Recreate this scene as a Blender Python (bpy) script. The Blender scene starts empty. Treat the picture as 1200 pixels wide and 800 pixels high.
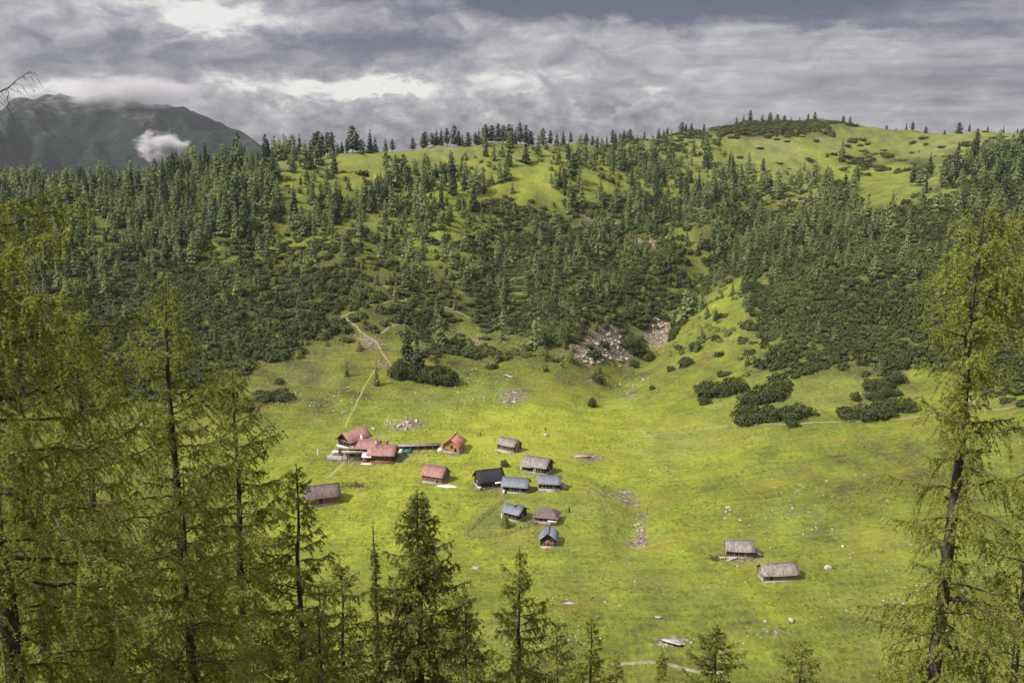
import bpy, math, random
import numpy as np
from mathutils import Vector, Matrix, Euler

scene = bpy.context.scene
COL = scene.collection
rng = np.random.default_rng(7)
random.seed(7)
R = math.radians

# ------------------------------------------------------------------ camera
PITCH = R(12.0)
FPX = 1167.0
cam_d = bpy.data.cameras.new('camera')
cam_d.sensor_width = 36.0
cam_d.lens = FPX / 1200 * 36.0
cam_d.clip_start = 0.1
cam_d.clip_end = 30000
cam = bpy.data.objects.new('camera', cam_d)
cam.location = (0, 0, 0)
cam.rotation_euler = (R(90) - PITCH, 0, 0)
COL.objects.link(cam)
scene.camera = cam
CP, SP = math.cos(PITCH), math.sin(PITCH)


def ray(px, py):
    dx = (px - 600) / FPX
    du = (400 - py) / FPX
    return np.array([dx, CP + du * SP, -SP + du * CP])


def at(px, py, Y):
    d = ray(px, py)
    return d * (Y / d[1])


def proj(x, y, z):
    f = y * CP - z * SP
    u = y * SP + z * CP
    f = np.maximum(f, 1e-3)
    return 600 + FPX * x / f, 400 - FPX * u / f


# ------------------------------------------------------------------ noise
_lat = rng.random((256, 256))


def vnoise(x, y):
    xi = np.floor(x).astype(int); yi = np.floor(y).astype(int)
    fx = x - xi; fy = y - yi
    fx = fx * fx * (3 - 2 * fx); fy = fy * fy * (3 - 2 * fy)
    a = _lat[xi & 255, yi & 255]; b = _lat[(xi + 1) & 255, yi & 255]
    c = _lat[xi & 255, (yi + 1) & 255]; d = _lat[(xi + 1) & 255, (yi + 1) & 255]
    return (a * (1 - fx) + b * fx) * (1 - fy) + (c * (1 - fx) + d * fx) * fy


def fbm(x, y, o=4):
    s = 0; a = 1; t = 0
    for i in range(o):
        s = s + a * (vnoise(x * 2 ** i + 17.3 * i, y * 2 ** i + 9.1 * i) - .5); t += a; a *= .5
    return s / t * 2


# ------------------------------------------------------------------ mesh builder
class MB:
    def __init__(s):
        s.v = []; s.f = []; s.n = 0

    def add(s, verts, faces, mat=0, tv=0.5):
        verts = np.asarray(verts, float).reshape(-1, 3); faces = np.asarray(faces, int)
        nf = len(faces)
        tvv = np.full(nf, tv, float) if np.isscalar(tv) else np.asarray(tv, float)
        s.v.append(verts); s.f.append((faces + s.n, np.full(nf, mat, int), tvv)); s.n += len(verts)
        return s

    def box(s, x0, x1, y0, y1, z0, z1, mat=0, tv=.5, M=None):
        v = np.array([(x, y, z) for x in (x0, x1) for y in (y0, y1) for z in (z0, z1)], float)
        if M is not None:
            v = v @ np.array(M.to_3x3()).T + np.array(M.translation)
        return s.add(v, [(0, 1, 3, 2), (4, 6, 7, 5), (0, 4, 5, 1), (2, 3, 7, 6), (0, 2, 6, 4), (1, 5, 7, 3)], mat, tv)

    def tube(s, pts, rad, sides=5, mat=0, tv=.5, cap=True):
        pts = np.asarray(pts, float); rad = np.asarray(rad, float) * np.ones(len(pts))
        d = np.gradient(pts, axis=0); d /= np.linalg.norm(d, axis=1)[:, None] + 1e-9
        ref = np.where(np.abs(d[:, 2:3]) > .9, np.array([[1., 0, 0]]), np.array([[0, 0, 1.]]))
        a = np.cross(d, ref); a /= np.linalg.norm(a, axis=1)[:, None] + 1e-9
        b = np.cross(d, a)
        th = np.arange(sides) * 2 * math.pi / sides
        v = pts[:, None] + rad[:, None, None] * (a[:, None] * np.cos(th)[None, :, None] + b[:, None] * np.sin(th)[None, :, None])
        n = len(pts)
        i = np.arange(n - 1)[:, None] * sides; j = np.arange(sides)[None]; k = (j + 1) % sides
        f = np.stack([i + j, i + k, i + sides + k, i + sides + j], -1).reshape(-1, 4)
        return s.add(v.reshape(-1, 3), f, mat, tv)

    def mesh(s, name, mats, smooth=False):
        me = bpy.data.meshes.new(name)
        V = np.concatenate(s.v)
        me.vertices.add(len(V)); me.vertices.foreach_set('co', V.ravel().astype(np.float32))
        li = np.concatenate([f.ravel() for f, _, _ in s.f])
        sz = np.concatenate([np.full(len(f), f.shape[1]) for f, _, _ in s.f])
        st = np.concatenate([[0], np.cumsum(sz)[:-1]])
        me.loops.add(len(li)); me.loops.foreach_set('vertex_index', li.astype(np.int32))
        me.polygons.add(len(sz)); me.polygons.foreach_set('loop_start', st.astype(np.int32))
        me.polygons.foreach_set('material_index', np.concatenate([m for _, m, _ in s.f]).astype(np.int32))
        if smooth: me.polygons.foreach_set('use_smooth', np.ones(len(sz), bool))
        at_ = me.attributes.new('tv', 'FLOAT', 'FACE')
        at_.data.foreach_set('value', np.concatenate([t for _, _, t in s.f]).astype(np.float32))
        me.update(calc_edges=True)
        for m in (mats if isinstance(mats, (list, tuple)) else [mats]): me.materials.append(m)
        return me

    def obj(s, name, mats, parent=None, smooth=False):
        o = bpy.data.objects.new(name, s.mesh(name, mats, smooth)); COL.objects.link(o)
        if parent is not None: o.parent = parent
        return o


def tag(o, label=None, cat=None, group=None, kind=None):
    if label: o['label'] = label
    if cat: o['category'] = cat
    if group: o['group'] = group
    if kind: o['kind'] = kind
    return o


def empty(name, loc=(0, 0, 0), rz=0):
    o = bpy.data.objects.new(name, None); COL.objects.link(o)
    o.location = loc; o.rotation_euler = (0, 0, rz); o.empty_display_size = .5
    return o


def copy_tree(o, parent=None):
    c = o.copy(); COL.objects.link(c)
    if parent is not None: c.parent = parent
    for ch in list(o.children): copy_tree(ch, c)
    return c


# ------------------------------------------------------------------ materials
class NT:
    """small helper for node trees"""
    def __init__(s, tree):
        s.t = tree; s.n = tree.nodes; s.l = tree.links

    def node(s, typ, **kw):
        n = s.n.new(typ)
        for k, v in kw.items(): setattr(n, k, v)
        return n

    def set(s, inp, v):
        if isinstance(v, bpy.types.NodeSocket): s.l.new(v, inp)
        elif v is not None: inp.default_value = v

    def m(s, op, a, b=None, c=None, clamp=False):
        n = s.node('ShaderNodeMath', operation=op); n.use_clamp = clamp
        s.set(n.inputs[0], a)
        if b is not None: s.set(n.inputs[1], b)
        if c is not None: s.set(n.inputs[2], c)
        return n.outputs[0]

    def noise(s, vec, scale, detail=4, rough=.55, dim='3D', dist=0.0):
        n = s.node('ShaderNodeTexNoise'); n.noise_dimensions = dim
        if vec is not None: s.set(n.inputs['Vector'], vec)
        n.inputs['Scale'].default_value = scale; n.inputs['Detail'].default_value = detail
        n.inputs['Roughness'].default_value = rough; n.inputs['Distortion'].default_value = dist
        return n.outputs['Fac']

    def ramp(s, fac, stops):
        n = s.node('ShaderNodeValToRGB'); s.set(n.inputs[0], fac)
        e = n.color_ramp.elements
        while len(e) < len(stops): e.new(.5)
        for i, (p, c) in enumerate(stops):
            e[i].position = p; e[i].color = (c[0], c[1], c[2], 1) if not np.isscalar(c) else (c, c, c, 1)
        return n.outputs[0]

    def mix(s, fac, a, b, blend='MIX'):
        n = s.node('ShaderNodeMix', data_type='RGBA', blend_type=blend)
        s.set(n.inputs[0], fac)
        for i, v in ((6, a), (7, b)):
            if isinstance(v, tuple): v = (v[0], v[1], v[2], 1)
            s.set(n.inputs[i], v)
        return n.outputs[2]

    def rng(s, v, a, b, c=0., d=1.):
        n = s.node('ShaderNodeMapRange'); n.clamp = True
        s.set(n.inputs[0], v)
        for i, x in ((1, a), (2, b), (3, c), (4, d)): n.inputs[i].default_value = x
        return n.outputs[0]

    def mapping(s, vec, scale=(1, 1, 1), rot=(0, 0, 0)):
        n = s.node('ShaderNodeMapping'); s.set(n.inputs[0], vec)
        n.inputs['Scale'].default_value = scale; n.inputs['Rotation'].default_value = rot
        return n.outputs[0]

    def attr(s, name):
        n = s.node('ShaderNodeAttribute', attribute_name=name); return n.outputs['Fac']

    def bump(s, h, strength, dist):
        n = s.node('ShaderNodeBump'); s.set(n.inputs['Height'], h)
        n.inputs['Strength'].default_value = strength; n.inputs['Distance'].default_value = dist
        return n.outputs[0]


def new_mat(name):
    m = bpy.data.materials.new(name); m.use_nodes = True
    t = NT(m.node_tree)
    b = m.node_tree.nodes['Principled BSDF']
    b.inputs['Specular IOR Level'].default_value = .2
    b.inputs['Roughness'].default_value = .85
    return m, t, b


def coords(t, kind='Object'):
    return t.node('ShaderNodeTexCoord').outputs[kind]


def leaf_mat(name, dark, light, trans=.35, objvar=.25):
    m, t, b = new_mat(name)
    tv = t.attr('tv')
    oi = t.node('ShaderNodeObjectInfo').outputs['Random']
    f = t.m('ADD', t.m('MULTIPLY', tv, 1 - objvar), t.m('MULTIPLY', oi, objvar))
    c = t.mix(f, dark, light)
    t.set(b.inputs['Base Color'], c)
    b.inputs['Roughness'].default_value = .7
    b.inputs['Specular IOR Level'].default_value = .15
    tr = t.node('ShaderNodeBsdfTranslucent'); t.set(tr.inputs['Color'], c)
    mx = t.node('ShaderNodeMixShader'); mx.inputs[0].default_value = trans
    t.l.new(b.outputs[0], mx.inputs[1]); t.l.new(tr.outputs[0], mx.inputs[2])
    t.l.new(mx.outputs[0], t.n['Material Output'].inputs['Surface'])
    return m


def simple_mat(name, c1, c2, scale=1.0, stretch=(1, 1, 1), rough=.85, wave=None, bump=.3, spec=.2):
    m, t, b = new_mat(name)
    co = coords(t)
    n = t.noise(t.mapping(co, stretch), scale, 5, .6)
    f = t.rng(n, .3, .7)
    if wave:
        w = t.node('ShaderNodeTexWave', wave_type='BANDS', bands_direction=wave[0])
        t.set(w.inputs['Vector'], co); w.inputs['Scale'].default_value = wave[1]
        w.inputs['Distortion'].default_value = wave[2] if len(wave) > 2 else .6
        f = t.m('ADD', t.m('MULTIPLY', f, .6), t.m('MULTIPLY', w.outputs['Fac'], .4))
    t.set(b.inputs['Base Color'], t.mix(f, c1, c2))
    t.set(b.inputs['Normal'], t.bump(f, bump, .1))
    b.inputs['Roughness'].default_value = rough; b.inputs['Specular IOR Level'].default_value = spec
    return m


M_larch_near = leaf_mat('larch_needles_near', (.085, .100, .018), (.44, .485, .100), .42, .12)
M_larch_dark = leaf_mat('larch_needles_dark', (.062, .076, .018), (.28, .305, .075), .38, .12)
M_larch = leaf_mat('larch_needles', (.075, .102, .042), (.295, .350, .140), .36, .4)
M_pine = leaf_mat('pine_needles', (.022, .036, .020), (.085, .11, .055), .18, .35)
M_dwarf = leaf_mat('mountain_pine_needles', (.015, .022, .008), (.090, .108, .032), .18, .2)
M_shrub = leaf_mat('heath_leaves', (.085, .095, .025), (.27, .29, .08), .25, .3)
M_bark = simple_mat('bark', (.028, .021, .017), (.115, .095, .078), 6, (1, 1, .25), bump=.8)
M_twig = simple_mat('twig_bark', (.035, .026, .018), (.105, .085, .06), 8, bump=.3)
M_barkfar = simple_mat('far_bark', (.03, .024, .018), (.09, .075, .06), 2)

# ------------------------------------------------------------------ terrain heights
ctrl = []
cols = {
    -250: [(300, 430), (420, 330), (560, 240)],
    -60: [(228, 600), (300, 480), (400, 390), (500, 320), (640, 235)],
    100: [(224, 640), (300, 530), (400, 440), (500, 365), (650, 262)],
    220: [(210, 660), (300, 555), (400, 462), (470, 400), (560, 330), (660, 262)],
    320: [(187, 690), (250, 605), (330, 525), (400, 472), (450, 432), (500, 388), (560, 335), (650, 272), (790, 199)],
    450: [(178, 740), (250, 645), (330, 548), (400, 482), (450, 440), (500, 390), (560, 334), (650, 269), (790, 200)],
    600: [(179, 790), (250, 690), (330, 580), (400, 505), (450, 455), (500, 396), (560, 336), (650, 268), (790, 200)],
    690: [(171, 850), (250, 720), (330, 605), (400, 520), (450, 462), (500, 398), (560, 336), (650, 267)],
    770: [(162, 920), (200, 835), (250, 745), (330, 640), (400, 545), (440, 485), (500, 402), (560, 338), (650, 267), (790, 200)],
    820: [(153, 965), (185, 890)],
    925: [(144, 1010)],
    1030: [(152, 1020), (170, 960)],
    1140: [(157, 960), (180, 860)],
    870: [(150, 990), (190, 900), (225, 800), (260, 715), (330, 590), (400, 490), (450, 432), (500, 380), (560, 328), (650, 264)],
    970: [(145, 1030), (190, 900), (225, 765), (260, 660), (330, 530), (400, 455), (450, 412), (500, 366), (560, 318), (650, 260), (790, 199)],
    1080: [(156, 1000), (200, 850), (222, 690), (300, 525), (400, 430), (440, 402), (500, 354), (560, 308), (650, 255), (790, 197)],
    1190: [(158, 900), (220, 585), (300, 480), (400, 405), (460, 362), (560, 300), (650, 250), (790, 195)],
    1350: [(140, 640), (220, 500), (300, 430), (400, 370), (500, 310), (650, 235)],
    1550: [(100, 560), (300, 390), (450, 310)],
}
for px, L in cols.items():
    for py, Y in L:
        ctrl.append(tuple(at(px, py, Y)))
    # ground falls away beyond the crest
    c = at(px, L[0][0], L[0][1])
    if px not in (-250, 1350, 1550, -60, 925, 1030):
        ctrl.append((c[0] * 1.12, c[1] * 1.12, c[2] - 14)); ctrl.append((c[0] * 1.3, c[1] * 1.3, c[2] - 70))
for x in (-260, -120, -50, 0, 50, 120, 260):
    for y, z in ((-60, 34), (0, -1.75), (14, -12.5), (40, -31), (75, -55), (110, -79), (145, -101), (175, -116)):
        if abs(x) <= 50 or y in (-60, 0, 40, 110, 175):
            ctrl.append((x, y, z + (-1.0 if x > 0 and y > 10 else 0)))
ctrl = np.array(ctrl)


def tps_fit(P, z, lam=6.0):
    n = len(P)
    d = np.linalg.norm(P[:, None] - P[None], axis=2)
    K = np.where(d > 0, d ** 2 * np.log(d + 1e-12), 0) + lam * np.eye(n)
    Q = np.c_[np.ones(n), P]
    A = np.block([[K, Q], [Q.T, np.zeros((3, 3))]])
    return np.linalg.solve(A, np.r_[z, 0, 0, 0])


S = 100.0
W = tps_fit(ctrl[:, :2] / S, ctrl[:, 2], .01)


def tps(x, y):
    out = W[-3] + W[-2] * x / S + W[-1] * y / S
    for i in range(len(ctrl)):
        d2 = ((x - ctrl[i, 0]) ** 2 + (y - ctrl[i, 1]) ** 2) / S / S
        out = out + W[i] * .5 * d2 * np.log(d2 + 1e-12)
    return out


GX0, GX1, GY0, GY1, GS = -760, 860, -70, 1330, 2.5
gx = np.arange(GX0, GX1 + .1, GS); gy = np.arange(GY0, GY1 + .1, GS)
GXX, GYY = np.meshgrid(gx, gy)
GZ = tps(GXX, GYY)
near = np.clip((np.hypot(GXX, GYY) - 10) / 60, 0, 1)
hillside = np.clip((GZ + 112) / 40, 0, 1)
GZ += near * (fbm(GXX / 46, GYY / 46, 3) * (2.3 + 3.2 * hillside) + fbm(GXX / 14 + 50, GYY / 11, 3) * (.85 + .9 * hillside))
GZ += near * (1 - hillside) * .35 * fbm(GXX / 60 + 5, GYY / 5, 2)
GZ += near * hillside * fbm(GXX / 95 + 3, GYY / 120 + 8, 2) * 7.0 * np.clip((1000 - GYY) / 250, 0, 1)


def carve(px_list, depth, width, bank):
    global GZ
    pts = np.array([at(a, b, y)[:2] for a, b, y in px_list])
    best = np.full(GZ.shape, 1e9); tt_ = np.zeros(GZ.shape)
    for k in range(len(pts) - 1):
        a, b = pts[k], pts[k + 1]; ab = b - a; L2 = (ab ** 2).sum()
        u = np.clip(((GXX - a[0]) * ab[0] + (GYY - a[1]) * ab[1]) / L2, 0, 1)
        d = np.hypot(GXX - a[0] - u * ab[0], GYY - a[1] - u * ab[1])
        m_ = d < best; best = np.where(m_, d, best); tt_ = np.where(m_, (k + u) / (len(pts) - 1), tt_)
    best = best + 3 * fbm(GXX / 20, GYY / 20, 2)
    fade = np.clip(np.minimum(tt_ * 5, (1 - tt_) * 3.5), 0, 1)
    GZ = GZ + fade * (-depth * np.exp(-(best / width) ** 2) + bank * np.exp(-((best - 2.4 * width) / (1.2 * width)) ** 2))


carve([(945, 232, 790), (880, 262, 700), (815, 305, 640), (785, 350, 590), (768, 385, 555), (735, 425, 500), (705, 455, 450), (692, 490, 405)], 9, 15, 4.5)
carve([(560, 250, 700), (585, 300, 620), (600, 350, 560), (610, 395, 510)], 5, 14, 3)
carve([(1020, 250, 650), (990, 320, 540), (960, 400, 455)], 4, 16, 3)
carve([(360, 240, 620), (340, 320, 540), (330, 400, 475)], 4.5, 16, 3)
carve([(690, 545, 345), (735, 575, 325), (752, 605, 300), (745, 640, 278), (720, 690, 250)], 1.6, 5, .7)
# clip wild extrapolation at the rim and let the rim drop away
rim = np.minimum.reduce([GXX - GX0, GX1 - GXX, GY1 - GYY])
GZ = np.clip(GZ, -175, 120) - np.clip(1 - rim / 60, 0, 1) ** 2 * 150 * (GYY > 250)


def H(x, y):
    x = np.asarray(x, float); y = np.asarray(y, float)
    fx = np.clip((x - GX0) / GS, 0, len(gx) - 1.001); fy = np.clip((y - GY0) / GS, 0, len(gy) - 1.001)
    i = fx.astype(int); j = fy.astype(int); fx = fx - i; fy = fy - j
    return (GZ[j, i] * (1 - fx) + GZ[j, i + 1] * fx) * (1 - fy) + (GZ[j + 1, i] * (1 - fx) + GZ[j + 1, i + 1] * fx) * fy


def ground(px, py, tmin=120):
    d = ray(px, py)
    t = np.arange(tmin, 1300, .5)
    p = d[None] * t[:, None]
    below = p[:, 2] < H(p[:, 0], p[:, 1])
    if not below.any(): return None
    i = int(np.argmax(below)); q = p[i]
    return np.array([q[0], q[1], float(H(q[0], q[1]))])


def crest(px):
    dx = (px - 600) / FPX
    Y = np.arange(450, 1200, 1.5)
    x = dx * Y * 1.0
    z = H(x, Y)
    p, q = proj(x, Y, z)
    i = int(np.argmin(q))
    # correct x so that it projects to px
    f = Y[i] * CP - z[i] * SP
    x = dx * f
    return np.array([x, Y[i], float(H(x, Y[i]))])


# ------------------------------------------------------------------ density maps, one digit per 40 x 20 px of hillside
def dmap(txt, y0=150):
    rows = [[int(c) for c in r] for r in txt.split()]
    A = np.array(rows, float)

    def f(px, py):
        u = np.clip((px - 20) / 40, 0, 28.999); v = np.clip((py - y0) / 20, 0, len(rows) - 1.001)
        i = u.astype(int); j = v.astype(int); fu = u - i; fv = v - j
        return (A[j, i] * (1 - fu) + A[j, i + 1] * fu) * (1 - fv) + (A[j + 1, i] * (1 - fu) + A[j + 1, i + 1] * fu) * fv
    return f


#        x: 20  100  180  260  340  420  500  580  660  740  820  900  980 1060 1140
LARCH = dmap("""
000000000000000000000000000000
000000778111111111110000000012
999999994333222235666200110135
999999996456543334455433200467
999999996576644444445554322356
999999997677652335544554433345
999999987677642335544455543333
998877666554433344554445554322
987655444443433344433335443222
876543333333333343323344332122
765433322223333343223332221112
665432222222223332213222222112
554322222112222222112222211112
443322221111122211001222111122
332211110000000000000111111112
221110000000000000000000000001
111100000000000000000000000001
000000000000000000000000000000
""")
DWARF = dmap("""
000000000000000000027999600000
000001111111111123443222011244
333331111111122222111111466645
444431112221222222223331100167
555553222221113344445566511389
555555433222224556667777667899
555555544332224577766776778899
666666666654435677776667788999
777777777765456787766777899999
888888888877778898766678899999
888888888887878898875388999999
999999999986887888763289999999
999999999954666888662279999999
999999999413565466531168999999
999999981001111133001478887567
999998620000000000000011110025
776642000000000000000000000025
222200000000000000000000000000
""")


def prj(x, y):
    return proj(x, y, H(x, y))


# ------------------------------------------------------------------ ground sheet
PX, PY = proj(GXX, GYY, GZ)
vis = (GYY > 150)


def blob(px, py, rx, ry):
    return np.exp(-(((PX - px) / rx) ** 2 + ((PY - py) / ry) ** 2))


lush_sunlit = .40 + .45 * blob(600, 525, 320, 55) + .22 * blob(700, 650, 360, 130) + .25 * blob(430, 600, 120, 60) + .3 * blob(505, 255, 60, 34) \
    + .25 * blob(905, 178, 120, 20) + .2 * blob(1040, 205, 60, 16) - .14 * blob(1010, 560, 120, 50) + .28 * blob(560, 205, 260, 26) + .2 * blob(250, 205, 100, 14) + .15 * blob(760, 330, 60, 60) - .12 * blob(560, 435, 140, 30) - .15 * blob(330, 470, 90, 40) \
    + .22 * blob(650, 490, 110, 18) + .1 * blob(950, 690, 120, 60) + .25 * blob(640, 215, 60, 20) + .15 * blob(840, 370, 30, 40)  # wide blobs put the sunlit valley patch into the grass colour, besides lush growth
lush_sunlit = np.where(vis, lush_sunlit, .35)
lush_sunlit += .17 * fbm(GXX / 38, GYY / 55, 4) + .11 * fbm(GXX / 9, GYY / 14, 3)
dw = DWARF(PX, PY)
heath = np.clip((dw / 9 - .45 + .45 * fbm(GXX / 22 + 3, GYY / 30, 4)) * 3, 0, 1) * vis
heath = np.where((PY > 480) | (PY < 120), 0, heath)
lar = LARCH(PX, PY)
pale_grass = np.clip((235 - PY) / 60, 0, 1) * vis * np.clip(.65 + .8 * fbm(GXX / 50, GYY / 70, 4), 0, 1) + .35 * vis * np.clip(fbm(GXX / 30 + 9, GYY / 22, 4) * 2 - .1, 0, 1)  # paler, duller grass towards the hilltop, plus scattered patches
heath = np.maximum(heath, np.clip((lar - 6) / 3, 0, 1) * .75 * vis * (PY < 460))
dirt = np.zeros_like(GZ)
for (a, b, rx, ry, s) in [(408, 571, 22, 9, .9), (745, 632, 13, 9, 1.), (752, 612, 8, 18, .9), (716, 578, 30, 5, .8), (738, 590, 12, 7, .8), (735, 655, 8, 14, .55), (686, 536, 22, 7, .9), (704, 410, 42, 12, 1.), (770, 388, 18, 24, .9),
                          (712, 390, 22, 22, .8), (598, 465, 26, 12, .7), (560, 400, 30, 7, .5), (475, 497, 26, 9, .7), (785, 752, 26, 6, .9), (770, 722, 70, 8, .35), (905, 740, 50, 8, .4), (667, 706, 25, 5, .5),
                          (740, 284, 44, 8, .9), (700, 262, 26, 7, .8), (945, 238, 34, 12, .7), (862, 262, 36, 8, .5), (430, 400, 18, 12, .6), (447, 420, 12, 16, .5), (690, 445, 8, 28, .4), (735, 462, 20, 9, .5), (770, 510, 26, 4, .4),
                          (868, 652, 34, 8, .3), (428, 537, 50, 4, .7), (1130, 470, 40, 4, .5), (630, 440, 60, 16, .25), (825, 245, 60, 8, .4), (560, 300, 40, 10, .4), (880, 330, 20, 14, .3), (830, 600, 50, 10, .25)]:
    dirt += s * blob(a, b, rx, ry)
for (a, b, rx) in [(597, 529, 22), (630, 554, 26), (573, 571, 24), (605, 576, 22), (644, 575, 22), (604, 608, 18), (641, 613, 20), (643, 640, 14), (866, 653, 24), (911, 679, 26), (511, 566, 22), (377, 590, 26), (532, 530, 20), (432, 541, 46), (490, 531, 30)]:
    dirt += .62 * blob(a, b, rx, 5)
dirt *= vis
dirt = np.clip(dirt * (1.0 + 1.6 * fbm(GXX / 7, GYY / 9, 3)), 0, 1)

M_ground, t, b = new_mat('meadow_ground')
co = coords(t)
big = t.noise(t.mapping(co, (.02, .014, 0)), 1.0, 6, .62)
mid = t.noise(t.mapping(co, (.09, .06, 0)), 1.0, 6, .65)
fine = t.noise(t.mapping(co, (.7, .45, 0)), 1.0, 5, .7)
terr = t.noise(t.mapping(co, (.05, .40, 0)), 1.0, 4, .6)
aL, aH, aD = t.attr('lush_sunlit'), t.attr('heath'), t.attr('dirt')
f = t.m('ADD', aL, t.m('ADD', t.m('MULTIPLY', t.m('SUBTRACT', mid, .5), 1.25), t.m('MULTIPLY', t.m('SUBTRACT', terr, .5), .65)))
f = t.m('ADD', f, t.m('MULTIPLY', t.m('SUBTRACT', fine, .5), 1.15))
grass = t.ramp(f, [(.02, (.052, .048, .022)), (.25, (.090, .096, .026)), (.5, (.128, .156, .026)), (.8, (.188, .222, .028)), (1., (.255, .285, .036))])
yell = t.rng(t.noise(t.mapping(co, (.03, .05, 0), (0, 0, .5)), 1.0, 6, .7), .50, .70)
grass = t.mix(t.m('MULTIPLY', yell, .55), grass, (.235, .195, .035))
grass = t.mix(t.m('MULTIPLY', t.attr('pale_grass'), .8), grass, t.ramp(t.m('ADD', t.m('MULTIPLY', mid, .6), t.m('MULTIPLY', fine, .4)), [(.3, (.085, .095, .045)), (.5, (.155, .172, .068)), (.7, (.235, .24, .10))]))
heathc = t.ramp(t.m('ADD', t.m('MULTIPLY', mid, .5), t.m('MULTIPLY', fine, .5)), [(.3, (.024, .030, .012)), (.46, (.058, .066, .022)), (.56, (.11, .115, .032)), (.68, (.15, .105, .052))])
gd = t.mix(t.m('MULTIPLY', aH, .92), grass, heathc)
soil = t.ramp(fine, [(.3, (.06, .045, .028)), (.5, (.15, .115, .075)), (.62, (.28, .25, .20)), (.75, (.42, .40, .36))])
gd = t.mix(t.rng(t.m('ADD', aD, t.m('MULTIPLY', t.m('SUBTRACT', fine, .5), 1.0)), .35, .75), gd, soil)
# tiny pale stones and flowers mixed in the turf
vor = t.node('ShaderNodeTexVoronoi'); t.set(vor.inputs['Vector'], t.mapping(co, (.55, .55, 0))); vor.inputs['Scale'].default_value = 1.0
spk = t.m('MULTIPLY', t.rng(vor.outputs['Distance'], .10, .17, 1, 0), t.rng(t.noise(t.mapping(co, (.06, .06, 0)), 1., 4, .6), .56, .66))
gd = t.mix(t.m('MULTIPLY', spk, t.m('SUBTRACT', 1., aH)), gd, (.36, .35, .30))
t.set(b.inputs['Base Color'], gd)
hgt = t.m('ADD', t.m('MULTIPLY', mid, 1.2), t.m('ADD', t.m('MULTIPLY', terr, .5), t.m('MULTIPLY', fine, .55)))
t.set(b.inputs['Normal'], t.bump(hgt, .9, 1.3))
b.inputs['Roughness'].default_value = .95; b.inputs['Specular IOR Level'].default_value = .08

me = bpy.data.meshes.new('ground')
nx, ny = len(gx), len(gy)
V = np.stack([GXX, GYY, GZ], -1).reshape(-1, 3)
I = (np.arange(ny - 1)[:, None] * nx + np.arange(nx - 1)[None]).ravel()
F = np.stack([I, I + 1, I + nx + 1, I + nx], -1)
me.vertices.add(len(V)); me.vertices.foreach_set('co', V.ravel().astype(np.float32))
me.loops.add(F.size); me.loops.foreach_set('vertex_index', F.ravel().astype(np.int32))
me.polygons.add(len(F)); me.polygons.foreach_set('loop_start', (np.arange(len(F)) * 4).astype(np.int32))
me.polygons.foreach_set('use_smooth', np.ones(len(F), bool))
for nm, A in (('lush_sunlit', lush_sunlit), ('heath', heath), ('dirt', dirt), ('pale_grass', pale_grass)):
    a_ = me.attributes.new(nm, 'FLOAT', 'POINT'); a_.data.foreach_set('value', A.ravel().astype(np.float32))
me.update(calc_edges=True); me.materials.append(M_ground)
go = bpy.data.objects.new('ground', me); COL.objects.link(go); tag(go, kind='structure')

# ------------------------------------------------------------------ outlying valley floor and the mountain
M_out = simple_mat('outlying_forest', (.02, .035, .018), (.06, .08, .04), .01)
xs = np.linspace(-5600, 5600, 90); ys = np.linspace(-1500, 6200, 70)
X, Y = np.meshgrid(xs, ys)
Z = -330 + fbm(X / 900, Y / 900, 3) * 60
Z = np.where((np.abs(X) < 900) & (Y < 1500) & (Y > -200), -340, Z)


def grid_obj(name, X, Y, Z, mat, smooth=True):
    ny, nx = X.shape
    I = (np.arange(ny - 1)[:, None] * nx + np.arange(nx - 1)[None]).ravel()
    mb = MB(); mb.add(np.stack([X, Y, Z], -1).reshape(-1, 3), np.stack([I, I + 1, I + nx + 1, I + nx], -1))
    return mb.obj(name, mat, smooth=smooth)


tag(grid_obj('valley_terrain', X, Y, Z, M_out), kind='structure')
# slope behind the camera
X, Y = np.meshgrid(np.linspace(-1400, 1400, 40), np.linspace(-1300, -68, 24))
Z = 38 + (-68 - Y) * .35 + fbm(X / 200, Y / 200, 3) * 14 - 14
tag(grid_obj('hill', X, Y, Z, M_out), kind='structure')

M_mount, t, b = new_mat('mountain_rock_and_forest')
co = coords(t)
g = t.node('ShaderNodeNewGeometry')
sep = t.node('ShaderNodeSeparateXYZ'); t.l.new(g.outputs['Position'], sep.inputs[0])
n1 = t.noise(t.mapping(co, (.006, .004, .010)), 1., 8, .68)
n2 = t.noise(t.mapping(co, (.02, .02, .03)), 1., 6, .7)
up = t.rng(t.m('ADD', sep.outputs['Z'], t.m('MULTIPLY', t.m('SUBTRACT', n1, .5), 520)), 10, 190)
rock = t.ramp(n2, [(.3, (.012, .012, .017)), (.48, (.034, .030, .036)), (.64, (.15, .135, .14))])
gr = t.ramp(t.m('ADD', t.m('MULTIPLY', n1, .6), t.m('MULTIPLY', n2, .4)), [(.38, (.005, .010, .009)), (.48, (.008, .017, .014)), (.55, (.020, .036, .024)), (.64, (.055, .072, .042))])
t.set(b.inputs['Base Color'], t.mix(up, gr, rock))
t.set(b.inputs['Normal'], t.bump(t.m('ADD', n1, t.m('MULTIPLY', n2, .4)), 1., 60))
YM = 4000.
prof = [(-900, 160), (-500, 120), (-250, 150), (-60, 127), (0, 128), (30, 131), (42, 126), (50, 116), (58, 113), (66, 116), (80, 112), (95, 110), (112, 114), (130, 114), (150, 108), (172, 112), (186, 119), (200, 123), (232, 125), (250, 133), (275, 143), (300, 157), (320, 172), (340, 186), (400, 215), (520, 260), (700, 330)]
pxs = np.array([p[0] for p in prof], float); pz = np.array([at(p[0], p[1], YM)[2] for p in prof])
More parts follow.
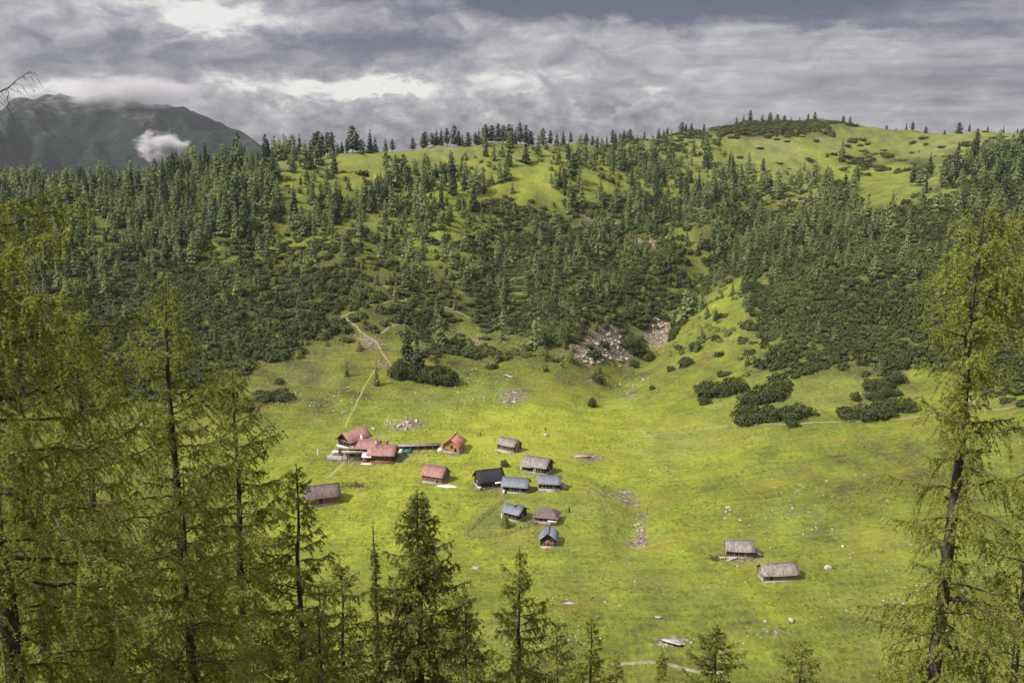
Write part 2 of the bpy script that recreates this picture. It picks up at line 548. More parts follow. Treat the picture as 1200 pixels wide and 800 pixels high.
X, Y = np.meshgrid(np.linspace(at(-900, 150, YM)[0], at(640, 150, YM)[0], 420), np.linspace(YM - 1250, YM + 900, 170))
PXm = 600 + X / YM * FPX * (CP)
zc = np.interp(PXm + 6 * fbm(X / 60, Y / 60, 3), pxs, pz)
s_ = np.clip(1 - np.abs(Y - YM) / np.where(Y < YM, 1250, 900), 0, 1)
s_ = s_ ** 1.15
rid = 1 - np.abs(fbm(X / 260 + Y / 900, Y / 700, 4)) * 2.2
Z = -340 + (zc + 340) * s_ + (rid - .5) * 170 * np.sin(np.clip(s_, 0, 1) * math.pi) + fbm(X / 70, Y / 70, 4) * 34 * np.sin(np.clip(s_, 0, 1) * math.pi) + fbm(X / 22, Y / 40, 3) * 9 * (s_ > .05)
tag(grid_obj('mountain', X, Y, Z, M_mount), kind='structure')


# ------------------------------------------------------------------ mist and haze
def vol_mat(name, dens, color, blobs):
    m = bpy.data.materials.new(name); m.use_nodes = True
    t = NT(m.node_tree)
    for n in list(t.n):
        if n.type == 'BSDF_PRINCIPLED': t.n.remove(n)
    v = t.node('ShaderNodeVolumePrincipled'); v.inputs['Color'].default_value = (*color, 1)
    v.inputs['Anisotropy'].default_value = .2
    if blobs:
        co = coords(t)
        ln = t.node('ShaderNodeVectorMath', operation='LENGTH'); t.l.new(co, ln.inputs[0])
        r = ln.outputs['Value']
        n = t.noise(t.mapping(co, blobs), 1., 6, .62)
        d = t.m('SUBTRACT', t.m('ADD', t.rng(r, .1, 1., .75, 0), t.m('MULTIPLY', t.m('SUBTRACT', n, .5), 1.7)), .22)
        d = t.m('MULTIPLY', t.m('MAXIMUM', d, 0.), t.rng(r, .75, .98, 1, 0))
        t.set(v.inputs['Density'], t.m('MULTIPLY', d, dens))
    else:
        v.inputs['Density'].default_value = dens
    t.l.new(v.outputs[0], t.n['Material Output'].inputs['Volume'])
    return m


def ellipsoid(name, loc, scl, mat):
    mb = MB(); n, k = 16, 10
    vs = []; fs = []
    for j in range(k + 1):
        ph = math.pi * j / k
        for i in range(n):
            th = 2 * math.pi * i / n
            vs.append((math.sin(ph) * math.cos(th), math.sin(ph) * math.sin(th), math.cos(ph)))
    for j in range(k):
        for i in range(n):
            fs.append((j * n + i, (j + 1) * n + i, (j + 1) * n + (i + 1) % n, j * n + (i + 1) % n))
    mb.add(vs, fs)
    o = mb.obj(name, mat); o.location = loc; o.scale = scl
    return o


p = at(188, 172, 3250)
tag(ellipsoid('mist', p, (112, 60, 66), vol_mat('mist_patch', .25, (.95, .93, .97), (2.2, 2.2, 2.6))), 'white wisp of mist hanging low on the right flank of the mountain', 'mist', kind='stuff')
p = at(150, 110, 3950)
tag(ellipsoid('mist', p, (380, 300, 98), vol_mat('mist_cap', .034, (.85, .83, .88), (2.6, 2.6, 1.6))), 'grey cloud cap draped over the mountain summit', 'mist', kind='stuff')

hz = MB(); hz.box(-5700, 5700, -1550, 6300, -460, 452)
hz = hz.obj('haze', vol_mat('haze_air', 3.0e-5, (.86, .90, 1.0), None)); tag(hz, kind='stuff')

# ------------------------------------------------------------------ world: cloudy sky
SUN_AZ, SUN_EL = R(-118), R(47)      # azimuth measured from +Y towards +X
w = bpy.data.worlds.new('World'); scene.world = w; w.use_nodes = True
t = NT(w.node_tree)
bg = t.n['Background']
sky = t.node('ShaderNodeTexSky', sky_type='NISHITA'); sky.sun_disc = False
sky.sun_elevation = SUN_EL; sky.sun_rotation = SUN_AZ
tc = t.node('ShaderNodeTexCoord').outputs['Generated']
sp = t.node('ShaderNodeSeparateXYZ'); t.l.new(tc, sp.inputs[0])
az = t.m('ARCTAN2', sp.outputs[0], sp.outputs[1]); el = t.m('ARCSINE', sp.outputs[2])
U0 = t.m('MULTIPLY_ADD', az, 1167 * 1.0, 600.); V0 = t.m('MULTIPLY_ADD', el, -1167., 152.)


def comb(a, b_, c=0.):
    n = t.node('ShaderNodeCombineXYZ'); t.set(n.inputs[0], a); t.set(n.inputs[1], b_); t.set(n.inputs[2], c); return n.outputs[0]


cv = comb(t.m('MULTIPLY', U0, .01), t.m('MULTIPLY', V0, .01))
w1 = t.noise(t.mapping(cv, (.9, 2.2, 1)), 1., 4, .6)
w2 = t.noise(t.mapping(cv, (.9, 2.2, 1), (0, 0, 2.1)), 1.7, 4, .62)
puff = t.noise(t.mapping(cv, (2.3, 4.2, 1)), 1., 6, .62, dist=.6)
streak = t.noise(t.mapping(cv, (.55, 6.5, 1), (0, 0, -.03)), 1., 7, .62)
wide = t.noise(t.mapping(cv, (.55, 1.2, 1)), 1.3, 5, .55)
U = t.m('ADD', U0, t.m('MULTIPLY', t.m('SUBTRACT', w1, .5), 170)); Vv = t.m('ADD', V0, t.m('MULTIPLY', t.m('SUBTRACT', w2, .5), 62))
right = t.rng(U0, 640, 860)
tex = t.mix(right, t.mix(.18, puff, streak), t.mix(.62, puff, streak))
tx = t.node('ShaderNodeRGBToBW'); t.l.new(tex, tx.inputs[0])
Lm = t.m('ADD', .51, t.m('MULTIPLY', t.m('SUBTRACT', tx.outputs[0], .5), 1.45))
Lm = t.m('ADD', Lm, t.m('MULTIPLY', t.m('SUBTRACT', wide, .5), .25))
for (u, v, su, sv, A) in [
    (265, 24, 80, 13, .55), (180, 2, 90, 12, .22), (30, 10, 110, 26, .10), (255, 12, 40, 8, .12),
    (60, 60, 120, 24, -.13), (215, 60, 90, 26, -.12), (75, 103, 36, 9, .34), (10, 108, 40, 7, .25), (105, 94, 24, 12, .22),
    (265, 96, 34, 9, .26), (400, 104, 95, 12, .55), (455, 108, 40, 10, .3), (470, 48, 95, 32, -.22), (380, 60, 80, 20, -.16), (430, 82, 60, 12, -.06),
    (420, 140, 60, 13, -.04), (530, 126, 50, 10, .02), (330, 150, 60, 14, .04),
    (600, 92, 75, 14, .34), (615, 118, 24, 8, .16), (700, 105, 60, 14, -.08), (785, 108, 26, 6, .26), (700, 135, 70, 14, -.04),
    (560, 60, 60, 14, .08), (700, 42, 90, 16, .06), (700, -2, 120, 16, -.74), (880, 8, 200, 15, -.38), (850, -10, 260, 18, -.3), (1000, 22, 120, 9, -.16),
    (850, 58, 110, 14, .08), (1040, 52, 60, 7, .14), (1150, 32, 70, 7, -.22), (1010, 36, 60, 5, .14), (960, 100, 160, 18, -.04), (1130, 96, 120, 16, -.12), (1150, 60, 80, 8, .02), (840, 95, 70, 12, .16), (900, 128, 100, 10, .10)]:
    d_ = ray(u, v); d_ = d_ / np.linalg.norm(d_); u, v = 600 + 1167 * math.atan2(d_[0], d_[1]), 152 - 1167 * math.asin(d_[2])
    e = t.m('ADD', t.m('POWER', t.m('ABSOLUTE', t.m('MULTIPLY', t.m('SUBTRACT', U, float(u)), 1. / su)), 2.), t.m('POWER', t.m('ABSOLUTE', t.m('MULTIPLY', t.m('SUBTRACT', Vv, float(v)), 1. / sv)), 2.))
    g_ = t.m('MULTIPLY', t.m('EXPONENT', t.m('MULTIPLY', e, -1.)), A * 1.2)
    Lm = t.m('ADD', Lm, g_)


def sr(r, g, b_):
    f = lambda c: (c / 255 / 12.92) if c / 255 <= .04045 else ((c / 255 + .055) / 1.055) ** 2.4
    return (f(r), f(g), f(b_))


n3 = t.noise(t.mapping(cv, (1.5, 2.6, 1), (0, 0, .4)), 1., 7, .6)
n4 = t.noise(t.mapping(cv, (4.5, 7., 1)), 1., 6, .6)
edge = t.m('ADD', n3, t.m('MULTIPLY', t.m('SUBTRACT', V0, 122.), .0075))
bank = t.m('MULTIPLY', t.rng(edge, .50, .545), t.m('MULTIPLY', t.rng(U0, 230, 330), t.rng(U0, 900, 760)))
bl = t.m('ADD', .62, t.m('MULTIPLY', t.m('SUBTRACT', n4, .5), 1.3))
bl = t.m('SUBTRACT', bl, t.m('MULTIPLY', t.rng(edge, .54, .72), .2))
Lm = t.m('ADD', t.m('MULTIPLY', Lm, t.m('SUBTRACT', 1., t.m('MULTIPLY', bank, .85))), t.m('MULTIPLY', t.m('MULTIPLY', bl, bank), .85))
cc = t.ramp(Lm, [(.06, sr(74, 80, 104)), (.30, sr(120, 118, 132)), (.50, sr(158, 154, 162)), (.68, sr(187, 184, 188)), (.86, sr(226, 224, 222)), (1., sr(246, 245, 240))])
zen = t.rng(el, .15, 1.1, 1.0, 2.9)
sunside = t.m('POWER', t.m('MAXIMUM', t.m('COSINE', t.m('SUBTRACT', az, SUN_AZ)), 0.), 2.)
zen = t.m('MULTIPLY', zen, t.m('ADD', 1., t.m('MULTIPLY', t.m('MULTIPLY', sunside, .9), t.rng(el, .2, .5))))
cs = t.node('ShaderNodeVectorMath', operation='SCALE'); t.l.new(cc, cs.inputs[0]); t.set(cs.inputs['Scale'], t.m('MULTIPLY', zen, 5.7))
fin = t.mix(.93, sky.outputs[0], cs.outputs[0])
t.l.new(fin, bg.inputs['Color']); bg.inputs['Strength'].default_value = .1
w.cycles.sampling_method = 'MANUAL'; w.cycles.sample_map_resolution = 512

sd = bpy.data.lights.new('sun', 'SUN'); sd.energy = 3.8; sd.angle = R(3); sd.color = (1., .94, .82)
so = bpy.data.objects.new('sun', sd); COL.objects.link(so)
sv = Vector((math.sin(SUN_AZ) * math.cos(SUN_EL), math.cos(SUN_AZ) * math.cos(SUN_EL), math.sin(SUN_EL)))
so.rotation_euler = (-sv).to_track_quat('-Z', 'Y').to_euler()

scene.view_settings.view_transform = 'Standard'; scene.view_settings.look = 'None'
scene.view_settings.gamma = 1; scene.view_settings.exposure = .70
scene.view_settings.use_curve_mapping = False
cy = scene.cycles
cy.use_denoising = True; cy.use_adaptive_sampling = True; cy.adaptive_threshold = .02
cy.max_bounces = 6; cy.diffuse_bounces = 3; cy.glossy_bounces = 1; cy.transmission_bounces = 2; cy.volume_bounces = 1
cy.transparent_max_bounces = 8; cy.caustics_reflective = False; cy.caustics_refractive = False
cy.volume_max_steps = 64
# ------------------------------------------------------------------ far trees
def leaf_quads(P, N, size, rg, elong=1.0):
    """quads centred on P facing roughly N"""
    n = len(P)
    N = N / (np.linalg.norm(N, axis=1)[:, None] + 1e-9)
    a = rg.normal(size=(n, 3)); a -= N * (a * N).sum(1)[:, None]; a /= np.linalg.norm(a, axis=1)[:, None] + 1e-9
    b = np.cross(N, a)
    s = size[:, None] * .5
    v = np.stack([P - a * s * elong - b * s * .5, P + a * s * elong * .9 - b * s * .7, P + a * s * elong * .6 + b * s, P - a * s * elong * .7 + b * s * .8], 1).reshape(-1, 3)
    f = np.arange(n * 4).reshape(n, 4)
    return v, f


def far_conifer(seed, n, rmax, power, h0, lsize, kind):
    rg = np.random.default_rng(seed)
    mb = MB()
    u = rg.random(n)
    tt = h0 + (1 - h0) * (1 - np.sqrt(u)) if kind != 'round' else h0 + (1 - h0) * rg.random(n) ** .9
    if kind == 'round':
        q = (tt - h0) / (1 - h0)
        rr = rmax * np.sqrt(np.clip(1 - (2 * q - .85) ** 2 / 1.35, .03, 1)) * (1 - .15 * q)
    else:
        q = (tt - h0) / (1 - h0)
        rr = rmax * (1 - q) ** power + .008
    th = rg.random(n) * 2 * math.pi
    # whorls and gaps: radius varies with layer and azimuth
    ph = rg.random(6) * 6.28
    rr = rr * (.82 + .22 * np.sin(tt * 46 + ph[0] + 1.2 * np.sin(th + ph[1])) + .18 * np.sin(2 * th + ph[2] + tt * 9) + .14 * np.sin(3 * th + ph[3] - tt * 17))
    r = rr * rg.random(n) ** .45
    P = np.stack([r * np.cos(th), r * np.sin(th), tt - .25 * r + rg.normal(size=n) * .006], 1)
    N = np.stack([np.cos(th), np.sin(th), .9 + 0 * th], 1) + rg.normal(size=(n, 3)) * .55
    sz = lsize * (.6 + .8 * rg.random(n)) * (1.15 - .6 * q)
    v, f = leaf_quads(P, N, sz, rg, 1.25)
    cl = .5 + .5 * np.sin(tt * 40 + ph[4] + 2 * th)
    mb.add(v, f, 0, np.clip(.15 + .55 * rg.random(n) + .3 * cl * rg.random(n), 0, 1))
    mb.tube([(0, 0, -.06), (0, 0, .5), (0, 0, .96)], [.013, .009, .002], 4, 1, .3)
    return mb


larch_var = [far_conifer(100 + i, 340, (.20, .235, .27, .22, .25, .19, .24)[i], (.68, .6, .7, .5, .8, .6, .55)[i], (.04, .06, .05, .10, .03, .08, .05)[i], .066, 'cone') for i in range(7)]
pine_var = [far_conifer(200 + i, 300, (.17, .14, .19)[i], .75, .04, .062, 'cone') for i in range(3)] + \
    [far_conifer(220 + i, 300, (.21, .25, .19)[i], .5, (.12, .18, .22)[i], .075, 'round') for i in range(3)]
larch_me = [m.mesh('larch_tree', [M_larch, M_barkfar]) for m in larch_var]
pine_me = [m.mesh('stone_pine_tree', [M_pine, M_barkfar]) for m in pine_var]


def cand(sp, y0, y1, x0, x1, rg):
    X, Y = np.meshgrid(np.arange(x0, x1, sp), np.arange(y0, y1, sp))
    X = X + rg.uniform(-.5, .5, X.shape) * sp * .95; Y = Y + rg.uniform(-.5, .5, Y.shape) * sp * .95
    return X.ravel(), Y.ravel()


rg = np.random.default_rng(42)
cx_, cy_ = cand(5.2, 300, 1080, -600, 680, rg)
cz_ = H(cx_, cy_); qx, qy = proj(cx_, cy_, cz_)
# keep what stands in or close to view and on the near side of the crest
crest_y = np.interp(np.arange(-300, 1500, 20), np.arange(-300, 1500, 20), [crest(p)[1] for p in range(-300, 1500, 20)])
cyy = np.interp(qx, np.arange(-300, 1500, 20), crest_y)
ok = (qx > -160) & (qx < 1360) & (qy > 100) & (qy < 490) & (cy_ < cyy + 14)
dens = LARCH(qx, qy - 2)
dens = dens * (1 + .9 * fbm(cx_ / 28 + 7, cy_ / 34, 3))
keep = ok & (rg.random(len(cx_)) < np.clip(dens / 9, 0, 1) ** 1.75 * .80)
tx_, ty_, tz_ = cx_[keep], cy_[keep], cz_[keep]; tpx, tpy = qx[keep], qy[keep]
nT = len(tx_)
pf = .10 + .55 * np.clip((330 - tpx) / 120, 0, 1) * np.clip((215 - tpy) / 30, 0, 1) + .30 * np.clip((tpx - 1060) / 60, 0, 1) * np.clip((280 - tpy) / 60, 0, 1) + .25 * ((tpx > 340) & (tpx < 900) & (tpy < 250)) + .12 * (tpx < 340)
ispine = rg.random(nT) < pf
hT = rg.uniform(8., 18.5, nT) * np.where(ispine, .98, 1.0) * np.clip(1.12 - (tpy - 200) / 420, .55, 1.1)
hT *= np.where(rg.random(nT) < .18, .6, 1)
hT = np.where((tpx > 700) & (tpx < 1000) & (tpy > 240), hT * .85, hT)
dep = np.hypot(tx_, ty_)
big = hT / dep * 1000
NEARLABEL = [
    (lambda x, y: x < 300 and y < 290, 'soft green larch packed into the dense wood on the left shoulder of the ridge', 'larches of the dense wood on the left shoulder'),
    (lambda x, y: x < 420, 'pale green larch rising from the dark mountain pine thicket left of the zigzag path', 'larches in the thicket left of the zigzag path'),
    (lambda x, y: x < 700 and y < 290, 'grey green larch on the open grassy slope below the middle ridge', 'larches on the grassy slope below the ridge'),
    (lambda x, y: x < 860, 'light green larch among scree and mountain pine around the central gully', 'larches around the central gully'),
    (lambda x, y: True, 'light green larch poking out of the dark scrub on the right hand slope', 'larches in the scrub of the right slope')]
PINELABEL = [
    (lambda x, y: x < 340, 'dark pointed conifer among the paler larches on the left shoulder of the ridge', 'dark conifers among the larches on the left shoulder'),
    (lambda x, y: x < 900, 'dark stone pine scattered among pale larches below the middle of the ridge', 'dark conifers below the middle of the ridge'),
    (lambda x, y: True, 'dark conifer in the mixed wood climbing the right edge of the valley', 'dark conifers on the right slope')]


def place_far(me, x, y, z, h, label, cat, grp, wide=1.):
    o = bpy.data.objects.new(me.name.split('.')[0], me); COL.objects.link(o)
    o.location = (x, y, z - .2); s = h * random.uniform(.72, 1.35) * wide
    o.scale = (s, s, h); o.rotation_euler = (random.uniform(-.03, .03), random.uniform(-.03, .03), random.uniform(0, 6.28))
    return tag(o, label, cat, grp)


def pick(tab, x, y):
    for fn, l, g in tab:
        if fn(x, y): return l, g


rest = {'larch': [], 'pine': []}
inview = (tpx > -10) & (tpx < 1210)
for nm, mask, limit in (('larch', ~ispine, 270), ('pine', ispine, 190)):
    idx = np.where(mask)[0]
    order = idx[np.argsort(-(big[idx] * inview[idx]))]
    for k, i in enumerate(order):
        if k < limit:
            if nm == 'larch':
                l, g = pick(NEARLABEL, tpx[i], tpy[i])
                place_far(random.choice(larch_me), tx_[i], ty_[i], tz_[i], hT[i], l, 'larch', g)
            else:
                l, g = pick(PINELABEL, tpx[i], tpy[i])
                place_far(pine_me[int(rg.choice([0, 1, 2, 0, 1, 3, 4]))], tx_[i], ty_[i], tz_[i], hT[i], l, 'conifer', g)
        else:
            rest[nm].append(i)


def merged(name, idxs, variants, mats, label, cat):
    rg = np.random.default_rng(5)
    mb = MB()
    fl = [(np.concatenate(m.v), m.f) for m in variants]
    for i in idxs:
        V, fs = fl[int(rg.integers(len(fl)))]
        a = rg.random() * 6.28; c, s = math.cos(a), math.sin(a)
        h = hT[i]; k = h * rg.uniform(.72, 1.35)
        v = np.stack([(V[:, 0] * c - V[:, 1] * s) * k + tx_[i], (V[:, 0] * s + V[:, 1] * c) * k + ty_[i], V[:, 2] * h + tz_[i] - .2], 1)
        base = mb.n; mb.v.append(v); mb.n += len(v)
        ofs = rg.uniform(-.38, .34)
        for f, m, tv in fs: mb.f.append((f + base, m, np.clip(tv + ofs, 0, 1)))
    o = mb.obj(name, mats); tag(o, label, cat, kind='stuff'); return o


merged('larch_wood', rest['larch'], larch_var, [M_larch, M_barkfar], 'distant mass of grey green larches covering the far slope up to the ridge', 'larch wood')
merged('conifer_wood', rest['pine'], pine_var, [M_pine, M_barkfar], 'distant dark conifers mixed through the larch wood near the ridge', 'conifer wood')
print('far trees', nT, len(rest['larch']), len(rest['pine']))

# skyline trees along the crest: (px, height in px)
SKY = [(334, 10), (343, 22), (352, 24), (359, 15), (364, 17), (369, 22), (374, 24), (379, 20), (384, 22), (389, 21), (396, 12), (401, 13), (407, 14), (413, 25), (419, 18), (424, 12), (434, 22), (440, 16), (452, 14), (460, 12),
       (484, 12), (496, 15), (499, 16), (507, 13), (512, 17), (517, 17), (524, 17), (533, 20), (538, 15), (549, 13), (557, 13), (561, 17), (566, 16), (570, 18), (576, 17), (584, 18), (590, 17), (596, 18), (600, 19), (604, 15), (610, 21), (617, 19), (622, 14), (636, 18), (645, 15), (652, 12), (660, 14), (669, 11),
       (680, 9), (687, 12), (694, 10), (700, 11), (706, 10), (711, 13), (718, 15), (721, 12), (731, 12), (738, 12), (755, 9), (772, 11), (778, 8), (782, 8), (799, 10), (804, 8), (810, 8), (825, 8), (863, 11), (871, 10), (879, 13),
       (893, 8), (902, 10), (911, 9), (919, 7), (927, 6), (937, 6), (947, 8), (955, 8), (988, 8), (996, 8), (1039, 5), (1050, 4), (1062, 8), (1069, 9), (1085, 7), (1107, 5), (1124, 12), (1136, 8), (1157, 5), (1176, 8), (1192, 5)]
SKYVAR = [3, 4, 5, 0, 1, 5, 4]
for k, (px, hp) in enumerate(SKY):
    c = crest(px)
    d = c[1] * CP - c[2] * SP
    hh = hp / FPX * d * 1.12
    c = c * 1.0; back = -2 + 5 * ((k * 37) % 10) / 10
    x, y = c[0] * (1 + back / c[1]), c[1] + back
    vi = SKYVAR[k % 7] if px not in (352, 434, 452, 637, 721) else 1
    l = 'dark stone pine on the skyline, ' + ('wooded middle of the ridge' if px < 480 else 'level row of the ridge' if px < 675 else 'thin row where the ridge climbs' if px < 760 else 'high grassy hilltop')
    o = place_far(pine_me[vi], x, y, float(H(x, y)) - .3, hh * 1.12, l, 'stone pine', l.replace('dark stone pine', 'stone pines'), 1.25)
    if px == 413: o['label'] = 'tallest broad crowned stone pine against the sky left of the ridge centre'

# singled-out trees on the lower slope
for (px, py, hp, kind, label) in [
        (478, 420, 40, 'p', 'dark conifer standing out of the lone dark shrub island above the lodge'),
        (489, 434, 44, 'p', 'nearer dark conifer at the left end of the same shrub island'),
        (441, 452, 26, 'l', 'small grey green larch on bare meadow at the top of the straight track'),
        (406, 441, 22, 'l', 'small larch at the lower edge of the thicket above the lodge'),
        (516, 404, 42, 'l', 'slim larch rising from dark scrub right of the zigzag path'),
        (628, 408, 42, 'l', 'full green larch at the foot of the scree beside the round shrubs'),
        (657, 402, 30, 'l', 'narrow larch just right of the full green larch above the scree'),
        (1031, 440, 26, 'l', 'pale larch at the lower edge of the right thicket above the shrub group'),
        (806, 372, 40, 'l', 'light green larch on the grassy spur beside the gully'),
        (843, 300, 34, 'l', 'pale larch above the gully in front of dark scrub'),
        (703, 300, 36, 'l', 'bright green larch above the central scree'),
        (745, 300, 32, 'l', 'bright narrow larch right of the central scree patch')]:
    g = ground(px, py)
    d = g[1] * CP - g[2] * SP
    me = larch_me[(px + 1) % 7] if kind == 'l' else pine_me[px % 3]
    place_far(me, g[0], g[1], g[2], hp / FPX * d * 1.05, label, 'larch' if kind == 'l' else 'conifer', None, 1. if kind == 'l' else 1.6)


PATHS = {'track': [(404, 502), (412, 484), (422, 464), (432, 446), (440, 431)],
         'upper': [(421, 322), (434, 327), (448, 334), (460, 340), (470, 346), (478, 352)],
         'zigzag': [(401, 371), (410, 377), (418, 383), (421, 388), (430, 394), (440, 400), (447, 412), (455, 422), (461, 432)],
         'link': [(401, 371), (425, 362), (450, 356), (478, 352)],
         'side': [(446, 392), (455, 385), (463, 381), (472, 380), (480, 384)],
         'scrub': [(520, 360), (530, 362), (541, 368), (552, 374)]}


def off_path(px, py):
    m = np.full(np.shape(px), 1e9)
    for k, L_ in PATHS.items():
        for (x0, y0), (x1, y1) in zip(L_[:-1], L_[1:]):
            ab = np.array([x1 - x0, y1 - y0], float); u = np.clip(((px - x0) * ab[0] + (py - y0) * ab[1]) / (ab ** 2).sum(), 0, 1)
            m = np.minimum(m, np.hypot(px - x0 - u * ab[0], (py - y0 - u * ab[1] - 2) * 1.1))
    return m


def grid_at(A, x, y):
    i = np.clip(((x - GX0) / GS).astype(int), 0, len(gx) - 1); j = np.clip(((y - GY0) / GS).astype(int), 0, len(gy) - 1)
    return A[j, i]


# ------------------------------------------------------------------ mountain pine scrub
def dwarf_clump(seed, n=95, ls=1.):
    rg = np.random.default_rng(seed); mb = MB()
    ph = rg.random(5) * 6.28
    th = rg.random(n) * 6.28; q = rg.random(n) ** .55
    rad = 1 + .18 * np.sin(2 * th + ph[0]) + .16 * np.sin(3 * th + ph[1]) + .1 * np.sin(5 * th + ph[2])
    x = q * rad * np.cos(th); y = q * rad * np.sin(th)
    z = .62 * np.sqrt(np.clip(1 - q ** 2, 0, 1)) * (.8 + .35 * np.sin(x * 3.3 + ph[3]) * np.sin(y * 3.7 + ph[4])) + rg.random(n) * (.13 if ls == 1 else .24)
    N = np.stack([x, y, .8 + 0 * x], 1) + rg.normal(size=(n, 3)) * .5
    v, f = leaf_quads(np.stack([x, y, z], 1), N, (.20 + .16 * rg.random(n)) * ls, rg, 1.1)
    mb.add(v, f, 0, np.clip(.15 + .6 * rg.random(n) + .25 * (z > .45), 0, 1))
    # dense inner mass
    k = 9
    a = np.arange(k) / k * 6.28; rr = .86 * (1 + .18 * np.sin(2 * a + ph[0]) + .16 * np.sin(3 * a + ph[1]))
    v = [(rr[i] * math.cos(a[i]), rr[i] * math.sin(a[i]), -.5) for i in range(k)] + [(.8 * rr[i] * math.cos(a[i]), .8 * rr[i] * math.sin(a[i]), .3) for i in range(k)] + \
        [(.4 * rr[i] * math.cos(a[i]), .4 * rr[i] * math.sin(a[i]), .5) for i in range(k)] + [(0, 0, .55)]
    f = [(j * k + i, j * k + (i + 1) % k, (j + 1) * k + (i + 1) % k, (j + 1) * k + i) for j in range(2) for i in range(k)]
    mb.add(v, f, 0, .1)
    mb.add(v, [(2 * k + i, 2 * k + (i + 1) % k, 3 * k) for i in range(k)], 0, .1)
    return mb


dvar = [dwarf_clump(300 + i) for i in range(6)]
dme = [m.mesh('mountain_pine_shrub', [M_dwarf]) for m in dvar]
rg = np.random.default_rng(11)
cx_, cy_ = cand(4.0, 330, 1040, -560, 660, rg)
cz_ = H(cx_, cy_); qx, qy = proj(cx_, cy_, cz_)
cyy = np.interp(qx, np.arange(-300, 1500, 20), crest_y)
ok = (qx > -60) & (qx < 1260) & (qy > 125) & (qy < 485) & (cy_ < cyy + 8)
dd = DWARF(qx, qy)
pr = np.clip((dd / 9 - .45 + .66 * fbm(cx_ / 24 + 3, cy_ / 22, 4)) * 2.8, 0, 1)
pr = np.where(dd > 7.3, np.maximum(pr, .80), pr)
pr = pr * np.clip(1.15 - 1.6 * grid_at(dirt, cx_, cy_), 0, 1) * (off_path(qx, qy) > 5.5)
pr = np.where(dd > .3, np.maximum(pr, .01 * dd), 0)
# thickets under dense larch are rarely visible; thin with distance
keep = ok & (rg.random(len(cx_)) < pr * np.where((qx < 300) & (qy < 290), .25, .92))
ix = np.where(keep)[0]
mb = MB(); fl = [(np.concatenate(m.v), m.f) for m in dvar]
for i in ix:
    V, fs = fl[int(rg.integers(6))]
    a = rg.random() * 6.28; c, s = math.cos(a), math.sin(a)
    k = rg.uniform(1.9, 4.2); kz = float(np.clip(2.6 + 3.2 * fbm(cx_[i] / 24, cy_[i] / 24, 2) + rg.normal() * .5, 1.0, 5.5))
    v = np.stack([(V[:, 0] * c - V[:, 1] * s) * k * 1.15 + cx_[i], (V[:, 0] * s + V[:, 1] * c) * k + cy_[i], V[:, 2] * kz + cz_[i]], 1)
    base = mb.n; mb.v.append(v); mb.n += len(v); ofs = rg.uniform(-.15, .15) + .55 * float(fbm(cx_[i] / 26 + 60, cy_[i] / 26, 3)) + (.5 if rg.random() < .03 else 0)
    for f, m, tv in fs: mb.f.append((f + base, m, np.clip(tv + ofs, 0, 1)))
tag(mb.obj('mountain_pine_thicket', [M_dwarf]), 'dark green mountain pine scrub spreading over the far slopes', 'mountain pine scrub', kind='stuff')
print('dwarf', len(ix))
# lighter dwarf bushes and young growth in the gaps
ok2 = (qx > -60) & (qx < 1260) & (qy > 170) & (qy < 440) & (cy_ < cyy)
p2 = np.clip(.06 + .6 * fbm(cx_ / 17 + 33, cy_ / 17, 3), 0, .5) * np.where(qx > 880, .4, 1) * ok2 * (dd > 1.5)
ix = np.where(rg.random(len(cx_)) < p2 * (off_path(qx, qy) > 6))[0]
mb = MB()
for i in ix:
    V, fs = fl[int(rg.integers(6))]
    a = rg.random() * 6.28; c, s = math.cos(a), math.sin(a)
    k = rg.uniform(1.0, 2.4); kz = rg.uniform(1.8, 4.0)
    v = np.stack([(V[:, 0] * c - V[:, 1] * s) * k + cx_[i] + 1.5, (V[:, 0] * s + V[:, 1] * c) * k + cy_[i] - 1.5, V[:, 2] * kz + cz_[i]], 1)
    base = mb.n; mb.v.append(v); mb.n += len(v); ofs = rg.uniform(-.4, .25)
    for f, m, tv in fs: mb.f.append((f + base, m, np.clip(tv + ofs, 0, 1)))
tag(mb.obj('undergrowth', [M_shrub]), 'lighter olive undergrowth between the dark scrub on the far slopes', 'undergrowth', kind='stuff')

dfine = [dwarf_clump(340 + i, 620, .42) for i in range(6)]; fl = [(np.concatenate(m.v), m.f) for m in dfine]
